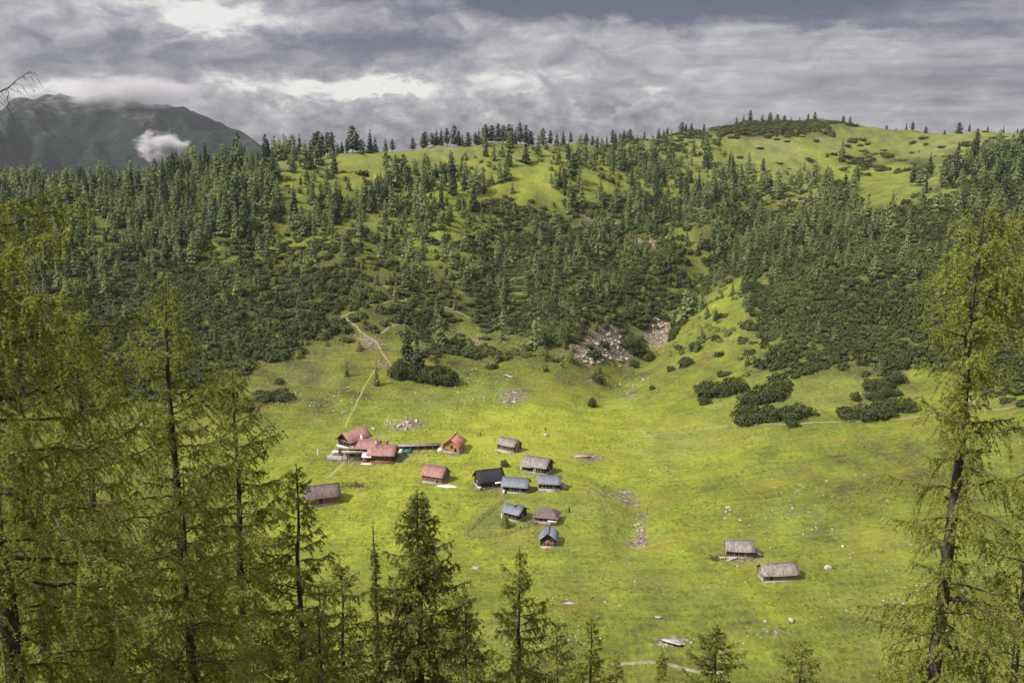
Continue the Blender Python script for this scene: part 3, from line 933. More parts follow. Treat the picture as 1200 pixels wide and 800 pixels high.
# single shrubs and shrub islands on the meadow: (px, py base, width px, height px, label)
SHR = [(497, 447, 70, 20, 'large dark shrub island above the lodge with two conifers in it'),
       (275, 481, 30, 12, 'low dark shrub at the left meadow edge behind the foreground larches'), (258, 470, 26, 12, 'dark shrub touching the thicket edge at far left of the meadow'), (318, 470, 34, 9, 'flat dark shrub on the stony meadow left of the lodge'), (327, 451, 14, 6, 'tiny dark shrub on the stony meadow below the left thicket'),
       (612, 413, 22, 12, 'round dark shrub left of the pair below the full green larch'), (634, 421, 20, 11, 'round dark shrub lowest of the pair below the full green larch'), (665, 424, 20, 9, 'light green low shrub beside the pale scree'),
       (742, 414, 26, 14, 'round dark shrub in the rocky gully mouth'), (759, 424, 18, 12, 'round dark shrub right in the rocky gully mouth'), (743, 431, 14, 10, 'small dark shrub below the two round shrubs of the gully mouth'),
       (825, 475, 18, 11, 'leftmost small dark shrub of the group on the right meadow'), (846, 464, 46, 19, 'broad dark shrub at the top left of the group on the right meadow'), (897, 470, 52, 18, 'long dark shrub in the middle of the group on the right meadow'), (872, 486, 22, 8, 'small dark shrub between two larger ones on the right meadow'),
       (888, 496, 46, 20, 'dark shrub in front of the group on the right meadow'), (934, 491, 32, 14, 'dark shrub at the right end of the group on the right meadow'), (930, 503, 18, 8, 'little dark shrub lowest of the group on the right meadow'),
       (1036, 453, 40, 11, 'dark shrub under the pale larch on the right meadow'), (1030, 468, 24, 12, 'round shrub in the middle of the far right group'), (1052, 467, 14, 9, 'small round shrub beside the middle one of the far right group'), (1004, 472, 14, 9, 'small outlying shrub left of the far right group'),
       (1016, 490, 52, 13, 'long low shrub along the track on the right meadow'), (1048, 484, 38, 18, 'large shrub above the track on the right meadow'),
       (805, 430, 22, 9, 'dark shrub on the grassy spur above the right meadow'), (815, 412, 16, 9, 'upper dark shrub on the grassy spur above the right meadow'), (787, 437, 12, 6, 'small dark shrub at the foot of the grassy spur'), (820, 460, 16, 9, 'small dark shrub above the group on the right meadow'), (764, 458, 9, 5, 'tiny dark shrub below the rocky gully mouth'), (700, 448, 18, 9, 'dark shrub in the stream gully in the middle meadow'), (694, 478, 12, 12, 'dark shrub at the lower end of the stream gully'),
       (592, 622, 12, 22, 'small green bush beside the blue roofed cottage'), (591, 548, 11, 9, 'dark little bush behind the black barn')]
for k, (px, py, wp, hp, lab) in enumerate(SHR):
    g = ground(px, py - 2)
    d = g[1] * CP - g[2] * SP
    W_ = wp / FPX * d / 2; Hh = hp / FPX * d * 1.15
    nb = max(1, int(round(wp / 15)))
    mb = MB()
    for q in range(nb):
        V, fs = fl[(k + q) % 6]
        ox = (0 if nb == 1 else -W_ + W_ * 2 * (q + .5) / nb); oy = random.uniform(-.3, 1.) * W_ / max(nb, 2) * 1.5
        kk = max(W_ / nb * 2.1, .8) if nb > 1 else W_; kz = Hh * random.uniform(.75, 1.15)
        v = np.stack([V[:, 0] * kk + ox, V[:, 1] * kk * 1.1 + oy, V[:, 2] * kz + H(g[0] + ox, g[1] + oy) - g[2]], 1)
        base = mb.n; mb.v.append(v); mb.n += len(v)
        for f, m, tv in fs: mb.f.append((f + base, m, tv))
    o = mb.obj('mountain_pine_shrub', [M_shrub if 'green' in lab else M_dwarf]); o.location = (g[0], g[1], g[2]); tag(o, lab, 'shrub')


# ------------------------------------------------------------------ foreground larches
def big_larch(seed, H_, rmax, t0=.12, power=.65, dens=1.0, droop=1.0, bare=None, wob=.12, asym=None, twl=1.5, nsc=1.0, extra=(), cap=99.):
    rg = np.random.default_rng(seed)
    tr = MB(); cr = MB()
    n = 14
    zz = np.linspace(-.8, H_, n)
    wx = np.cumsum(rg.normal(size=n)) * wob * .35; wy = np.cumsum(rg.normal(size=n)) * wob * .35
    wx -= wx[0]; wy -= wy[0]; wx -= np.linspace(0, 1, n) * wx[-1]; wy -= np.linspace(0, 1, n) * wy[-1]
    base_r = H_ * .0115 + .03
    rad = base_r * (1 - np.clip(zz / H_, 0, 1)) ** .85 + .012
    tr.tube(np.c_[wx, wy, zz], rad, 9, 0, .4)
    tips = []; segA = []; segB = []
    z = t0 * H_
    az = rg.random() * 6.28
    todo = list(extra)
    while z < H_ * .985 or todo:
        ex = None
        if z >= H_ * .985: ex = todo.pop(); z = ex[0] * H_
        t = z / H_
        prof = rmax * (1 - t) ** power * (.55 + .45 * min(1, (t - t0) / .15 + .35))
        z += rg.uniform(.08, .30) / dens * (1 - .45 * t)
        az += 2.4 + rg.normal() * .5
        prof = min(prof, cap)
        L = prof * rg.uniform(.40, 1.2)
        if rg.random() < .08: L *= 1.3
        if bare and bare[0] < t < bare[1] and (rg.random() < bare[2]): L *= rg.uniform(.1, .3)
        if asym: L *= 1 + asym[1] * math.cos(az - asym[0])
        if ex: L = ex[2]; az = ex[1]
        if extra and not ex and t > .79: L *= .35
        if L < .12: continue
        up0 = .55 * (t - .45) * 1.6 + rg.normal() * .12 if not ex else .25
        if ex: z = H_
        zb = t * H_
        #     # start elevation
        m = max(4, int(L / .28) + 2)
        s = np.linspace(0, 1, m)
        ca, sa = math.cos(az), math.sin(az)
        # droop in the middle, upturned tip
        h = L * (up0 * s - (.42 * droop * (1.15 - t)) * s ** 2 + .22 * s ** 3.5)
        side = L * .12 * rg.normal() * s ** 2
        bx = np.interp(zb, zz, wx) + (L * s) * ca - side * sa; by = np.interp(zb, zz, wy) + (L * s) * sa + side * ca
        P = np.c_[bx, by, zb + h]
        P[1:] += rg.normal(size=(m - 1, 3)) * .018 * L
        tr.tube(P, (.011 + .009 * L) * (1 - .85 * s), 4, 1, .3)
        # hanging and sideways twigs
        nt = int(L / .085 * twl) + 3
        st = rg.uniform(.10, 1.0, nt) ** .85
        base = np.c_[np.interp(st, s, P[:, 0]), np.interp(st, s, P[:, 1]), np.interp(st, s, P[:, 2])]
        sgn = rg.choice([-1, 1], nt)
        dirn = np.c_[ca * .55 - sgn * sa * rg.uniform(.4, 1.1, nt), sa * .55 + sgn * ca * rg.uniform(.4, 1.1, nt), rg.uniform(-1.1, .25, nt) * droop]
        dirn /= np.linalg.norm(dirn, axis=1)[:, None]
        ln = rg.uniform(.15, .90, nt) * (1.15 - .75 * st) * min(1.25, .45 + .4 * L)
        k1 = base + dirn * ln[:, None] * .5 + np.c_[np.zeros(nt), np.zeros(nt), -.06 * ln]
        k2 = k1 + dirn * ln[:, None] * .5 * np.array([.8, .8, .8]) + np.c_[np.zeros(nt), np.zeros(nt), -.32 * ln * droop]
        segA += [base, k1]; segB += [k1, k2]
        segA.append(P[:-1][s[:-1] > .12]); segB.append(P[1:][s[:-1] > .12])
    A = np.concatenate(segA); B = np.concatenate(segB)
    # leader shoot
    ld = np.c_[np.full(8, wx[-1]), np.full(8, wy[-1]), np.linspace(H_ * .93, H_ + .1, 8)]
    A = np.concatenate([A, ld[:-1]]); B = np.concatenate([B, ld[1:]])
    # twig wood: thin triangles along each segment
    d = B - A; ln = np.linalg.norm(d, axis=1); dn = d / (ln[:, None] + 1e-9)
    sd = np.cross(dn, rg.normal(size=dn.shape)); sd /= np.linalg.norm(sd, axis=1)[:, None] + 1e-9
    v = np.stack([A - sd * .006, A + sd * .006, B], 1).reshape(-1, 3)
    tr.add(v, np.arange(len(v)).reshape(-1, 3), 1, .4)
    # needle tufts
    cnt = np.maximum(1, (ln / (.034 * nsc) + rg.random(len(ln))).astype(int))
    if extra: cnt = np.where(A[:, 2] > extra[0][0] * H_ - .5, (rg.random(len(cnt)) < .18).astype(int), cnt)
    idx = np.repeat(np.arange(len(A)), cnt)
    u = rg.random(len(idx))[:, None]
    C = A[idx] * (1 - u) + B[idx] * u
    patch = .5 + .5 * np.sin(C[:, 0] * 2.3 + seed) * np.sin(C[:, 1] * 2.1 + seed * 2) * np.sin(C[:, 2] * 1.9)
    for r_ in range(4):
        D = rg.normal(size=C.shape); D[:, 2] = D[:, 2] * .7 - .12; D /= np.linalg.norm(D, axis=1)[:, None]
        Sd = np.cross(D, rg.normal(size=D.shape)); Sd /= np.linalg.norm(Sd, axis=1)[:, None] + 1e-9
        l_ = rg.uniform(.042, .085, len(C))[:, None] * nsc; w_ = l_ * .20
        v = np.stack([C - Sd * w_, C + Sd * w_, C + D * l_], 1).reshape(-1, 3)
        cr.add(v, np.arange(len(v)).reshape(-1, 3), 0, np.clip(.10 + .45 * patch + .45 * rg.random(len(C)), 0, 1))
    return tr, cr


FG = [  # px, py of the top; distance Y; radius; options; label
    (-78, -50, 17, 10.5, dict(t0=.10, power=1.0, cap=2.7, dens=1.15, droop=1.2, extra=[(.868, 0., 1.42, 1)]), 'tall yellow green larch cut off by the left edge of the picture'),
    (84, 385, 24, 4.6, dict(t0=.08, power=.55, dens=1.0, droop=1.1), 'full yellow green larch beside the tallest one at left, its top level with the thicket'),
    (194, 328, 30, 4.9, dict(t0=.08, power=.66, dens=.95, droop=.85), 'larch with a bare dark trunk and stepped open top right of the left edge trees'),
    (272, 428, 35, 4.3, dict(t0=.08, power=.6, dens=.9, droop=1.), 'yellowish larch top just right of the stepped open larch'),
    (22, 470, 20, 3.8, dict(t0=.1, power=.5, dens=.9, droop=1.2), 'shaggy larch low in the left corner in front of the tall edge larch'),
    (347, 545, 36, 4.2, dict(t0=.08, power=.75, dens=.85, droop=.8), 'thin topped larch in front of the brown roofed barn'),
    (292, 640, 40, 4.0, dict(t0=.08, power=.6, dens=.9, droop=1.), 'bushy larch low between the stepped larch and the thin topped one'),
    (215, 560, 26, 4.2, dict(t0=.08, power=.6, dens=.9, droop=1.), 'wide bushy larch low in front of the stepped larch, filling the lower left'),
    (120, 600, 22, 3.8, dict(t0=.08, power=.6, dens=.9, droop=1.1), 'low larch in front of the pair at left, top below their middle'),
    (372, 715, 33, 3.4, dict(t0=.08, power=.6, dens=.9, droop=1.), 'low larch at the bottom edge right of the thin topped larch'),
    (398, 655, 44, 4.0, dict(t0=.08, power=.6, dens=.9, droop=1.), 'low bushy larch left of the dark central larch'),
    (437, 612, 64, 1.25, dict(t0=.05, power=.8, dens=1.1, droop=1.3), 'slender narrow larch standing apart on the meadow side'),
    (489, 572, 46, 5.6, dict(t0=.05, power=.74, dens=1.7, droop=1.3), 'dense dark larch at bottom centre, broadest of the lower row'),
    (545, 690, 52, 3.6, dict(t0=.05, power=.6, dens=1., droop=1.2), 'dark larch crown leaning on the right flank of the dense central one'),
    (609, 640, 50, 4.3, dict(t0=.05, power=.78, dens=.9, droop=1.1), 'open larch with thin pointed top below the blue roofed huts'),
    (655, 722, 58, 3.2, dict(t0=.05, power=.7, dens=.9, droop=1.), 'short larch right behind the open pointed larch'),
    (692, 722, 60, 3.0, dict(t0=.05, power=.75, dens=1., droop=1.), 'short dark topped larch at the lower meadow edge'),
    (722, 768, 70, 2.2, dict(t0=.05, power=.7, dens=1., droop=1.), 'tiny larch tip beside the track at the bottom edge'),
    (776, 762, 72, 2.5, dict(t0=.05, power=.7, dens=1., droop=1.), 'small pointed larch tip on the track at the bottom edge'),
    (840, 733, 66, 3.5, dict(t0=.05, power=.45, dens=1.05, droop=.7), 'round topped dark conifer at the bottom edge below the two grey huts'),
    (941, 752, 62, 3.2, dict(t0=.05, power=.5, dens=.8, droop=.7), 'yellow tinged larch top at the bottom edge below the lowest grey hut'),
    (1155, 238, 23, 3.0, dict(t0=.06, power=.34, dens=1.35, droop=1.25, bare=(.48, .80, .5), asym=(0.2, .45)), 'tall ragged larch at right with pale bare stretch of trunk'),
    (1168, 668, 30, 2.2, dict(t0=.1, power=.7, dens=.8, droop=.6), 'young light green larch under the tall ragged one at right'),
    (1215, 560, 26, 3.2, dict(t0=.1, power=.5, dens=.9, droop=1.1), 'larch half hidden at the right edge behind the tall ragged one'),
]
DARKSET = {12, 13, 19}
for k, (px, py, Y, rm, op, lab) in enumerate(FG):
    p = at(px, py, Y)
    g = float(H(p[0], p[1]))
    hh = p[2] - g
    op['nsc'] = max(.8, Y / 28.)
    op['twl'] = 1.5 / max(1, Y / 32.)
    tr, cr = big_larch(500 + k + (k > 3), hh, rm, **op)
    o = empty('larch_tree', (p[0], p[1], g)); tag(o, lab, 'larch')
    tr.obj('trunk', [M_bark, M_twig], o)
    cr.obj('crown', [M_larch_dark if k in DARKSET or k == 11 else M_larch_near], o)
    print('fg', k, round(hh, 1), cr.n // 3)
# ------------------------------------------------------------------ building materials
def roof_mat(name, c1, c2, rough=.7, sc=1.2):
    m, t, b = new_mat(name)
    co = coords(t)
    n = t.noise(t.mapping(co, (1, .45, .45)), sc * 1.3, 7, .75)
    br = t.node('ShaderNodeTexBrick'); t.set(br.inputs['Vector'], t.mapping(co, (1, 1, 1)))
    br.inputs['Scale'].default_value = 1.6; br.inputs['Mortar Size'].default_value = .03
    br.inputs['Color1'].default_value = (.35, .35, .35, 1); br.inputs['Color2'].default_value = (.8, .8, .8, 1); br.inputs['Mortar'].default_value = (.1, .1, .1, 1)
    bw = t.node('ShaderNodeRGBToBW'); t.l.new(br.outputs['Color'], bw.inputs[0])
    f = t.m('ADD', t.m('MULTIPLY', t.rng(n, .38, .62), .8), t.m('MULTIPLY', bw.outputs[0], .3))
    t.set(b.inputs['Base Color'], t.mix(f, c1, c2)); b.inputs['Roughness'].default_value = rough
    t.set(b.inputs['Normal'], t.bump(f, .5, .08)); return m


R_pink = roof_mat('faded_red_metal_roof', (.19, .088, .078), (.36, .205, .185), .55)
R_orange = roof_mat('red_roof', (.28, .10, .07), (.43, .20, .14), .55)
R_grey = roof_mat('weathered_shingles', (.10, .088, .082), (.33, .295, .275))
R_brown = roof_mat('brown_shingles', (.075, .052, .050), (.185, .14, .135))
R_black = roof_mat('tar_black_shingles', (.010, .010, .012), (.040, .038, .045))
R_blue = roof_mat('slate_blue_metal_roof', (.105, .118, .150), (.205, .222, .27), .45)
W_dark = simple_mat('dark_timber', (.016, .011, .009), (.065, .045, .036), 1.2, wave=('Z', 2.2, .8))
W_brown = simple_mat('brown_timber', (.045, .026, .018), (.14, .085, .06), 1.2, wave=('Z', 2.2, .8))
W_red = simple_mat('reddish_timber', (.12, .045, .030), (.27, .12, .085), 1.2, wave=('Z', 2.0, .8))
W_orange = simple_mat('orange_timber', (.33, .14, .05), (.50, .26, .12), 1.5, wave=('Z', 2.0, .5))
W_grey = simple_mat('grey_weathered_boards', (.10, .085, .07), (.28, .25, .22), 1.5, wave=('X', 2.5, .6))
M_stone = simple_mat('field_stone', (.15, .14, .12), (.42, .40, .36), 3.0, bump=.8)
M_plaster = simple_mat('pale_plaster', (.50, .47, .42), (.66, .63, .58), 1.2)
M_white = simple_mat('white_cloth', (.66, .64, .62), (.80, .79, .77), 1.0)
M_trim = simple_mat('pale_boards', (.36, .30, .22), (.55, .50, .42), 2.0)
M_tarp = simple_mat('green_tarpaulin', (.010, .085, .060), (.03, .15, .11), .8, rough=.45)
M_glass = simple_mat('dark_glass', (.012, .014, .018), (.03, .035, .04), 1.0, rough=.12, bump=0., spec=.5)
M_redpaint = simple_mat('red_paint', (.22, .02, .015), (.34, .04, .03), 2.0)
M_rock = simple_mat('limestone', (.15, .14, .125), (.52, .50, .46), 1.1, bump=.7)
M_pinkrock = simple_mat('rosy_limestone', (.17, .145, .13), (.50, .45, .41), 1.1, bump=.7)
M_path = simple_mat('trodden_gravel', (.13, .12, .065), (.29, .26, .17), .6)
M_pathgrass = simple_mat('trodden_pale_grass', (.17, .18, .05), (.30, .30, .11), .6)


def prism(mb, L, W, hw, hr, z0=-1.6, x0=0, y0=0, mat=0):
    a, b_ = L / 2, W / 2
    v = [(x0 + sx * a, y0 + sy * b_, z) for sx in (-1, 1) for (sy, z) in ((-1, z0), (-1, hw), (0, hw + hr), (1, hw), (1, z0))]
    v = [(x, y0 if k % 5 == 2 else y, z) for k, (x, y, z) in enumerate(v)]
    mb.add(v, [(0, 1, 6, 5), (4, 9, 8, 3)], mat)
    mb.add(v, [(0, 4, 3, 2, 1)], mat); mb.add(v, [(5, 6, 7, 8, 9)], mat)
    return mb


def slabs(mb, L, W, hw, hr, ov=.55, ovx=.5, th=.16, x0=0, y0=0, sag=.0):
    """two roof planes; a row of vertices along the ridge allows a slight sag"""
    b_ = W / 2; sl = hr / b_
    nx_ = 7
    xs_ = np.linspace(-L / 2 - ovx, L / 2 + ovx, nx_)
    for sy in (-1, 1):
        pts = []
        for x in xs_:
            sg = -sag * (1 - (2 * x / L) ** 2)
            for q, (yy, zz) in enumerate(((0, hw + hr + .03), (b_ + ov, hw - ov * sl + .03))):
                wob_ = random.uniform(-.02, .02)
                pts.append((x0 + x, y0 + sy * yy, zz + sg + wob_)); pts.append((x0 + x, y0 + sy * yy, zz + sg + wob_ + th))
        f = []
        for i in range(nx_ - 1):
            o = i * 4
            f += [(o + 1, o + 5, o + 7, o + 3), (o, o + 2, o + 6, o + 4), (o + 2, o + 3, o + 7, o + 6), (o, o + 4, o + 5, o + 1)]
        o = (nx_ - 1) * 4
        f += [(0, 1, 3, 2), (o, o + 2, o + 3, o + 1)]
        mb.add(pts, f, 0)
    return mb


def rafters(mb, L, W, hw, hr, ov=.5):
    return mb


class Hut:
    def __init__(s, name, label, cat, px, py, yaw, L, W, hw, hr, roof, wall, stone=.5, ov=.55, sag=.05, hip=0, group=None, logs=False):
        g = ground(px, py)
        hw *= 1.2
        s.L, s.W, s.hw, s.hr = L, W, hw, hr
        s.root = empty(name, (g[0], g[1], 0), R(yaw)); s.yaw = R(yaw)
        c_, s_ = math.cos(s.yaw), math.sin(s.yaw)
        zs = [float(H(g[0] + x * c_ - y * s_, g[1] + x * s_ + y * c_)) for x in (-L / 2, L / 2) for y in (-W / 2, W / 2)]
        s.root.location.z = (min(zs) + max(zs)) / 2 + .1
        s.x0, s.y0 = g[0], g[1]
        tag(s.root, label, cat, group)
        if hip:
            mb = MB(); mb.box(-L / 2, L / 2, -W / 2, W / 2, -1.6, hw); mb.obj('wall', wall, s.root)
            o = ov; mb = MB(); z = hw - .1
            a, b_ = L / 2 + o, W / 2 + o
            v = [(-a, -b_, z), (a, -b_, z), (a, b_, z), (-a, b_, z), (-a + b_ * hip, 0, hw + hr), (a - b_ * hip, 0, hw + hr)]
            mb.add(v, [(0, 1, 5, 4), (2, 3, 4, 5)]); mb.add(v, [(1, 2, 5), (3, 0, 4)]); mb.add(v, [(3, 2, 1, 0)])
            mb.obj('roof', roof, s.root)
        else:
            mb = prism(MB(), L, W, hw, hr)
            if logs:   # crossing log ends at the corners
                for sx in (-1, 1):
                    for sy in (-1, 1):
                        for k in range(int(hw / .3)):
                            z = .15 + k * .3
                            mb.box(sx * L / 2 - .12 + sx * .15, sx * L / 2 + .12 + sx * .15, sy * W / 2 - .1 + sy * .03, sy * W / 2 + .1 + sy * .03, z, z + .2)
            mb.obj('wall', wall, s.root)
            s.roof = slabs(MB(), L, W, hw, hr, ov, ov, .16, 0, 0, sag).obj('roof', roof, s.root)
            # ridge board
            mb = MB(); mb.box(-L / 2 - ov, L / 2 + ov, -.12, .12, hw + hr + .16 - sag * .5, hw + hr + .27 - sag * .5); mb.obj('ridge_board', roof, s.root)
        if stone:
            mb = MB(); mb.box(-L / 2 - .12, L / 2 + .12, -W / 2 - .12, W / 2 + .12, -1.7, stone); mb.obj('foundation', M_stone, s.root)

    def face(s, side, u, z0, w, h, d0, d1):
        """box on a wall; side in F(ront -y) B R(+x) L(-x); u along the wall"""
        if side == 'F': return (u - w / 2, u + w / 2, -s.W / 2 - d1, -s.W / 2 - d0, z0, z0 + h)
        if side == 'B': return (u - w / 2, u + w / 2, s.W / 2 + d0, s.W / 2 + d1, z0, z0 + h)
        if side == 'R': return (s.L / 2 + d0, s.L / 2 + d1, u - w / 2, u + w / 2, z0, z0 + h)
        return (-s.L / 2 - d1, -s.L / 2 - d0, u - w / 2, u + w / 2, z0, z0 + h)

    def part(s, name, mat, *boxes, parent=None):
        mb = MB()
        for b_ in boxes: mb.box(*b_)
        return mb.obj(name, mat, parent or s.root)

    def window(s, side, u, z0, w=.8, h=.9, mat=None, shutters=None):
        f = 0.09
        fr = s.part('window', mat or M_trim, s.face(side, u - w / 2, z0, f, h, -.02, .07), s.face(side, u + w / 2, z0, f, h, -.02, .07),
                    s.face(side, u, z0 - f, w + f, f, -.02, .09), s.face(side, u, z0 + h, w + f, f, -.02, .08), s.face(side, u, z0, .05, h, -.02, .05))
        s.part('pane', M_glass, s.face(side, u, z0, w - f, h, -.02, .025), parent=fr)
        if shutters:
            s.part('shutter', shutters, s.face(side, u - w, z0, w * .5, h, 0, .06)); s.part('shutter', shutters, s.face(side, u + w, z0, w * .5, h, 0, .06))

    def door(s, side, u, z0=.1, w=1., h=1.9, mat=None):
        d = s.part('door', mat or W_dark, s.face(side, u, z0, w, h, 0, .06))
        s.part('door_frame', M_trim, s.face(side, u - w / 2 - .06, z0, .12, h, 0, .1), s.face(side, u + w / 2 + .06, z0, .12, h, 0, .1), s.face(side, u, z0 + h, w + .24, .12, 0, .1), parent=d)

    def chimney(s, x, y, z1, w=.6, mat=None):
        c = s.part('chimney', mat or M_stone, (x - w / 2, x + w / 2, y - w / 2, y + w / 2, s.hw * .6, z1))
        s.part('chimney_cap', M_stone, (x - w / 2 - .1, x + w / 2 + .1, y - w / 2 - .1, y + w / 2 + .1, z1 + .12, z1 + .2), parent=c)


# E
h = Hut('log_hut', 'grey shingled log hut with poles leaning on its right gable, topmost grey hut', 'hut', 597, 526, -34, 7.2, 5., 2.0, 1.9, R_grey, W_brown, .35, logs=True)
h.window('F', -1.6, 1.0); h.door('F', .8); h.door('R', -.4, .1, 1.2, 1.8)
mb = MB(); mb.tube([(3.9, -1.6, .0), (4.3, -.1, 4.0)], .16, 6); mb.tube([(4.0, .5, .0), (4.2, .3, 3.6)], .12, 6); mb.obj('leaning_pole', M_trim, h.root)
h.part('plinth_step', M_trim, (-4.6, 3.2, -3.9, -3.1, -.5, .0))
# F
h = Hut('log_hut', 'long hut with pinkish grey shingles and an open shed bay at its left end', 'hut', 630, 551, -28, 9.2, 6.2, 2.2, 2.3, R_grey, W_dark, .3, ov=.7, sag=.12)
h.part('bay_opening', W_dark, h.face('F', -2.2, 0.1, 3.0, 1.7, 0, .12)); h.part('bay_rim', M_trim, (-4.9, -.7, -3.95, -3.75, 1.75, 2.05), (-4.9, -4.6, -3.9, -3.7, -.6, 2.0))
mb = MB(); mb.tube([(.2, -4.2, -.6), (.5, -2.6, 3.7)], .15, 6); mb.tube([(.9, -4.2, -.6), (1.0, -2.8, 3.4)], .12, 6); mb.obj('leaning_pole', M_trim, h.root)
h.door('F', 2.2, .1, 1., 1.8); h.window('R', 0, 1.0)
# G
h = Hut('barn', 'black tarred barn with white boards along its front edge', 'barn', 573, 569, 20, 8.6, 6.6, 2.3, 2.7, R_black, W_dark, .4, ov=.7)
h.part('white_board', M_white, (.9, 4.9, -4.35, -3.95, 1.55, 2.1)); h.part('white_board', M_plaster, (-5.0, -3.9, -3.9, -3.3, .3, 1.0))
h.door('F', 1.0, .1, 1.6, 1.9, W_brown); h.window('L', 0, 1.2)
# H
h = Hut('cottage', 'blue grey metal roofed cottage touching the black barn on its right', 'cottage', 605, 574, -12, 8.2, 5.0, 2.1, 1.9, R_blue, W_dark, .35, ov=.7, sag=0)
h.window('F', -1.4, .9, .7, .8); h.window('F', 1.8, .9, .7, .8); h.door('F', .2); h.part('doorstep', M_plaster, (-4.0, -3.3, -3.3, -2.7, -.8, 1.0)); h.window('R', 0, 1.0)
# I
h = Hut('cottage', 'blue grey roofed cottage with a small lean-to and stone apron, right of the other one', 'cottage', 644, 572, -7, 7.0, 4.6, 2.1, 1.8, R_blue, W_dark, .5, ov=.6, sag=0)
h.window('F', -2.2, .9, .7, .8); h.door('F', -.4); h.window('F', 1.6, .9, .7, .8)
h.part('porch', M_stone, (-.8, 2.6, -3.6, -2.3, -1.2, .45))
mb = MB(); v = [(3.6, -1.8, -1.2), (5.6, -1.8, -1.2), (5.6, 1.2, -1.2), (3.6, 1.2, -1.2), (3.6, -1.8, 1.7), (5.6, -1.8, .7), (5.6, 1.2, .7), (3.6, 1.2, 1.7)]
mb.add(v, [(0, 1, 5, 4), (1, 2, 6, 5), (2, 3, 7, 6), (3, 0, 4, 7), (4, 5, 6, 7)]); lt = mb.obj('lean_to', W_grey, h.root)
mb = MB(); v = [(3.5, -2.1, 1.8), (5.9, -2.1, .62), (5.9, 1.5, .62), (3.5, 1.5, 1.8), (3.5, -2.1, 1.92), (5.9, -2.1, .74), (5.9, 1.5, .74), (3.5, 1.5, 1.92)]
mb.add(v, [(0, 3, 2, 1), (4, 5, 6, 7), (0, 1, 5, 4), (1, 2, 6, 5), (2, 3, 7, 6), (3, 0, 4, 7)]); mb.obj('lean_to_roof', R_grey, lt)
# J
h = Hut('cottage', 'small light blue roofed cottage with a dark chimney at the corner of the fenced garden', 'cottage', 604, 606, -32, 5.2, 5.2, 2.2, 1.5, R_blue, W_dark, .4, ov=.8, sag=0)
h.chimney(.3, -.6, 4.4, .55, W_dark); h.window('F', -1.1, .9, .7, .8); h.door('F', .9); h.window('R', 0, 1., .7, .8)
h.part('porch_post', M_plaster, (-3.2, -2.9, -3.3, -3.0, -1.0, 1.9))
# K
h = Hut('hut', 'brown hip roofed hut with white board, right of the light blue cottage', 'hut', 641, 610, -14, 6.6, 5.2, 1.6, 2.2, R_brown, W_grey, .4, ov=.8, hip=.75)
h.part('white_board', M_white, (1.0, 3.9, -3.75, -3.4, .95, 1.3)); h.door('F', -1.4, .1, .9, 1.4)
# L
h = Hut('cabin', 'little blue roofed cabin with dark gable and red door, lowest of the village', 'cabin', 643, 637, -96, 5.6, 4.6, 2.0, 1.9, R_blue, W_dark, .3, ov=.7, sag=0)
h.door('R', .0, .1, 1.1, 1.7, M_redpaint); h.window('R', -1.4, .8, .6, .6); h.window('R', 1.4, .8, .6, .6)
h.part('bench', M_trim, (3.3, 3.7, -1.9, 1.9, -.3, .2)); h.part('gable_beam', W_brown, h.face('R', 0, 2.0, 4.4, .2, 0, .12))
# M
h = Hut('log_hut', 'weathered grey shingled log hut with a lean-to, upper of the two far right', 'hut', 866, 650, -8, 7.2, 5.0, 2.0, 2.0, R_grey, W_brown, .45, ov=.5, sag=.15, logs=True)
h.door('F', -.9, .1, 1., 1.6); h.window('F', 1.6, .9, .6, .6)
mb = MB(); v = [(3.7, -1.9, -1.2), (5.9, -1.9, -1.2), (5.9, 1.4, -1.2), (3.7, 1.4, -1.2), (3.7, -1.9, 1.8), (5.9, -1.9, .9), (5.9, 1.4, .9), (3.7, 1.4, 1.8)]
mb.add(v, [(0, 1, 5, 4), (1, 2, 6, 5), (2, 3, 7, 6), (3, 0, 4, 7), (4, 5, 6, 7)]); lt = mb.obj('lean_to', W_grey, h.root)
mb = MB(); v = [(3.5, -2.2, 1.95), (6.2, -2.2, .85), (6.2, 1.7, .85), (3.5, 1.7, 1.95), (3.5, -2.2, 2.07), (6.2, -2.2, .97), (6.2, 1.7, .97), (3.5, 1.7, 2.07)]
mb.add(v, [(0, 3, 2, 1), (4, 5, 6, 7), (0, 1, 5, 4), (1, 2, 6, 5), (2, 3, 7, 6), (3, 0, 4, 7)]); mb.obj('lean_to_roof', R_grey, lt)
mb = MB(); mb.tube([(-3.6, -4.2, -.3), (-.8, -3.0, .6)], .22, 6); mb.tube([(-5.6, -2.5, -.2), (-4.0, -2.9, .1)], .2, 6); mb.obj('leaning_board', M_trim, h.root)
# N
h = Hut('log_hut', 'low grey shingled hut with sagging roof, lowest building of the meadow at right', 'hut', 911, 676, 5, 9.0, 5.2, 1.7, 1.9, R_grey, W_grey, .25, ov=.55, sag=.15, logs=True)
h.door('F', -2.6, .0, .9, 1.4, W_dark); h.part('eave_beam', W_dark, h.face('F', .8, 1.25, 5.6, .3, 0, .15)); h.door('L', .2, .0, 1.0, 1.6, W_grey)
# C
h = Hut('cabin', 'faded red roofed cabin with white sheet laid at its right gable foot', 'cabin', 511, 563, -24, 7.8, 6.2, 2.2, 2.6, R_pink, W_red, .4, ov=.5, sag=0)
h.window('F', -2.2, .9); h.window('F', .0, .9); h.door('F', 2.2); h.window('R', -.2, 2.6, .7, .7); h.window('R', -1.2, .9); h.window('R', 1.4, .9); h.chimney(-1.5, 1.0, 5.3, .5)
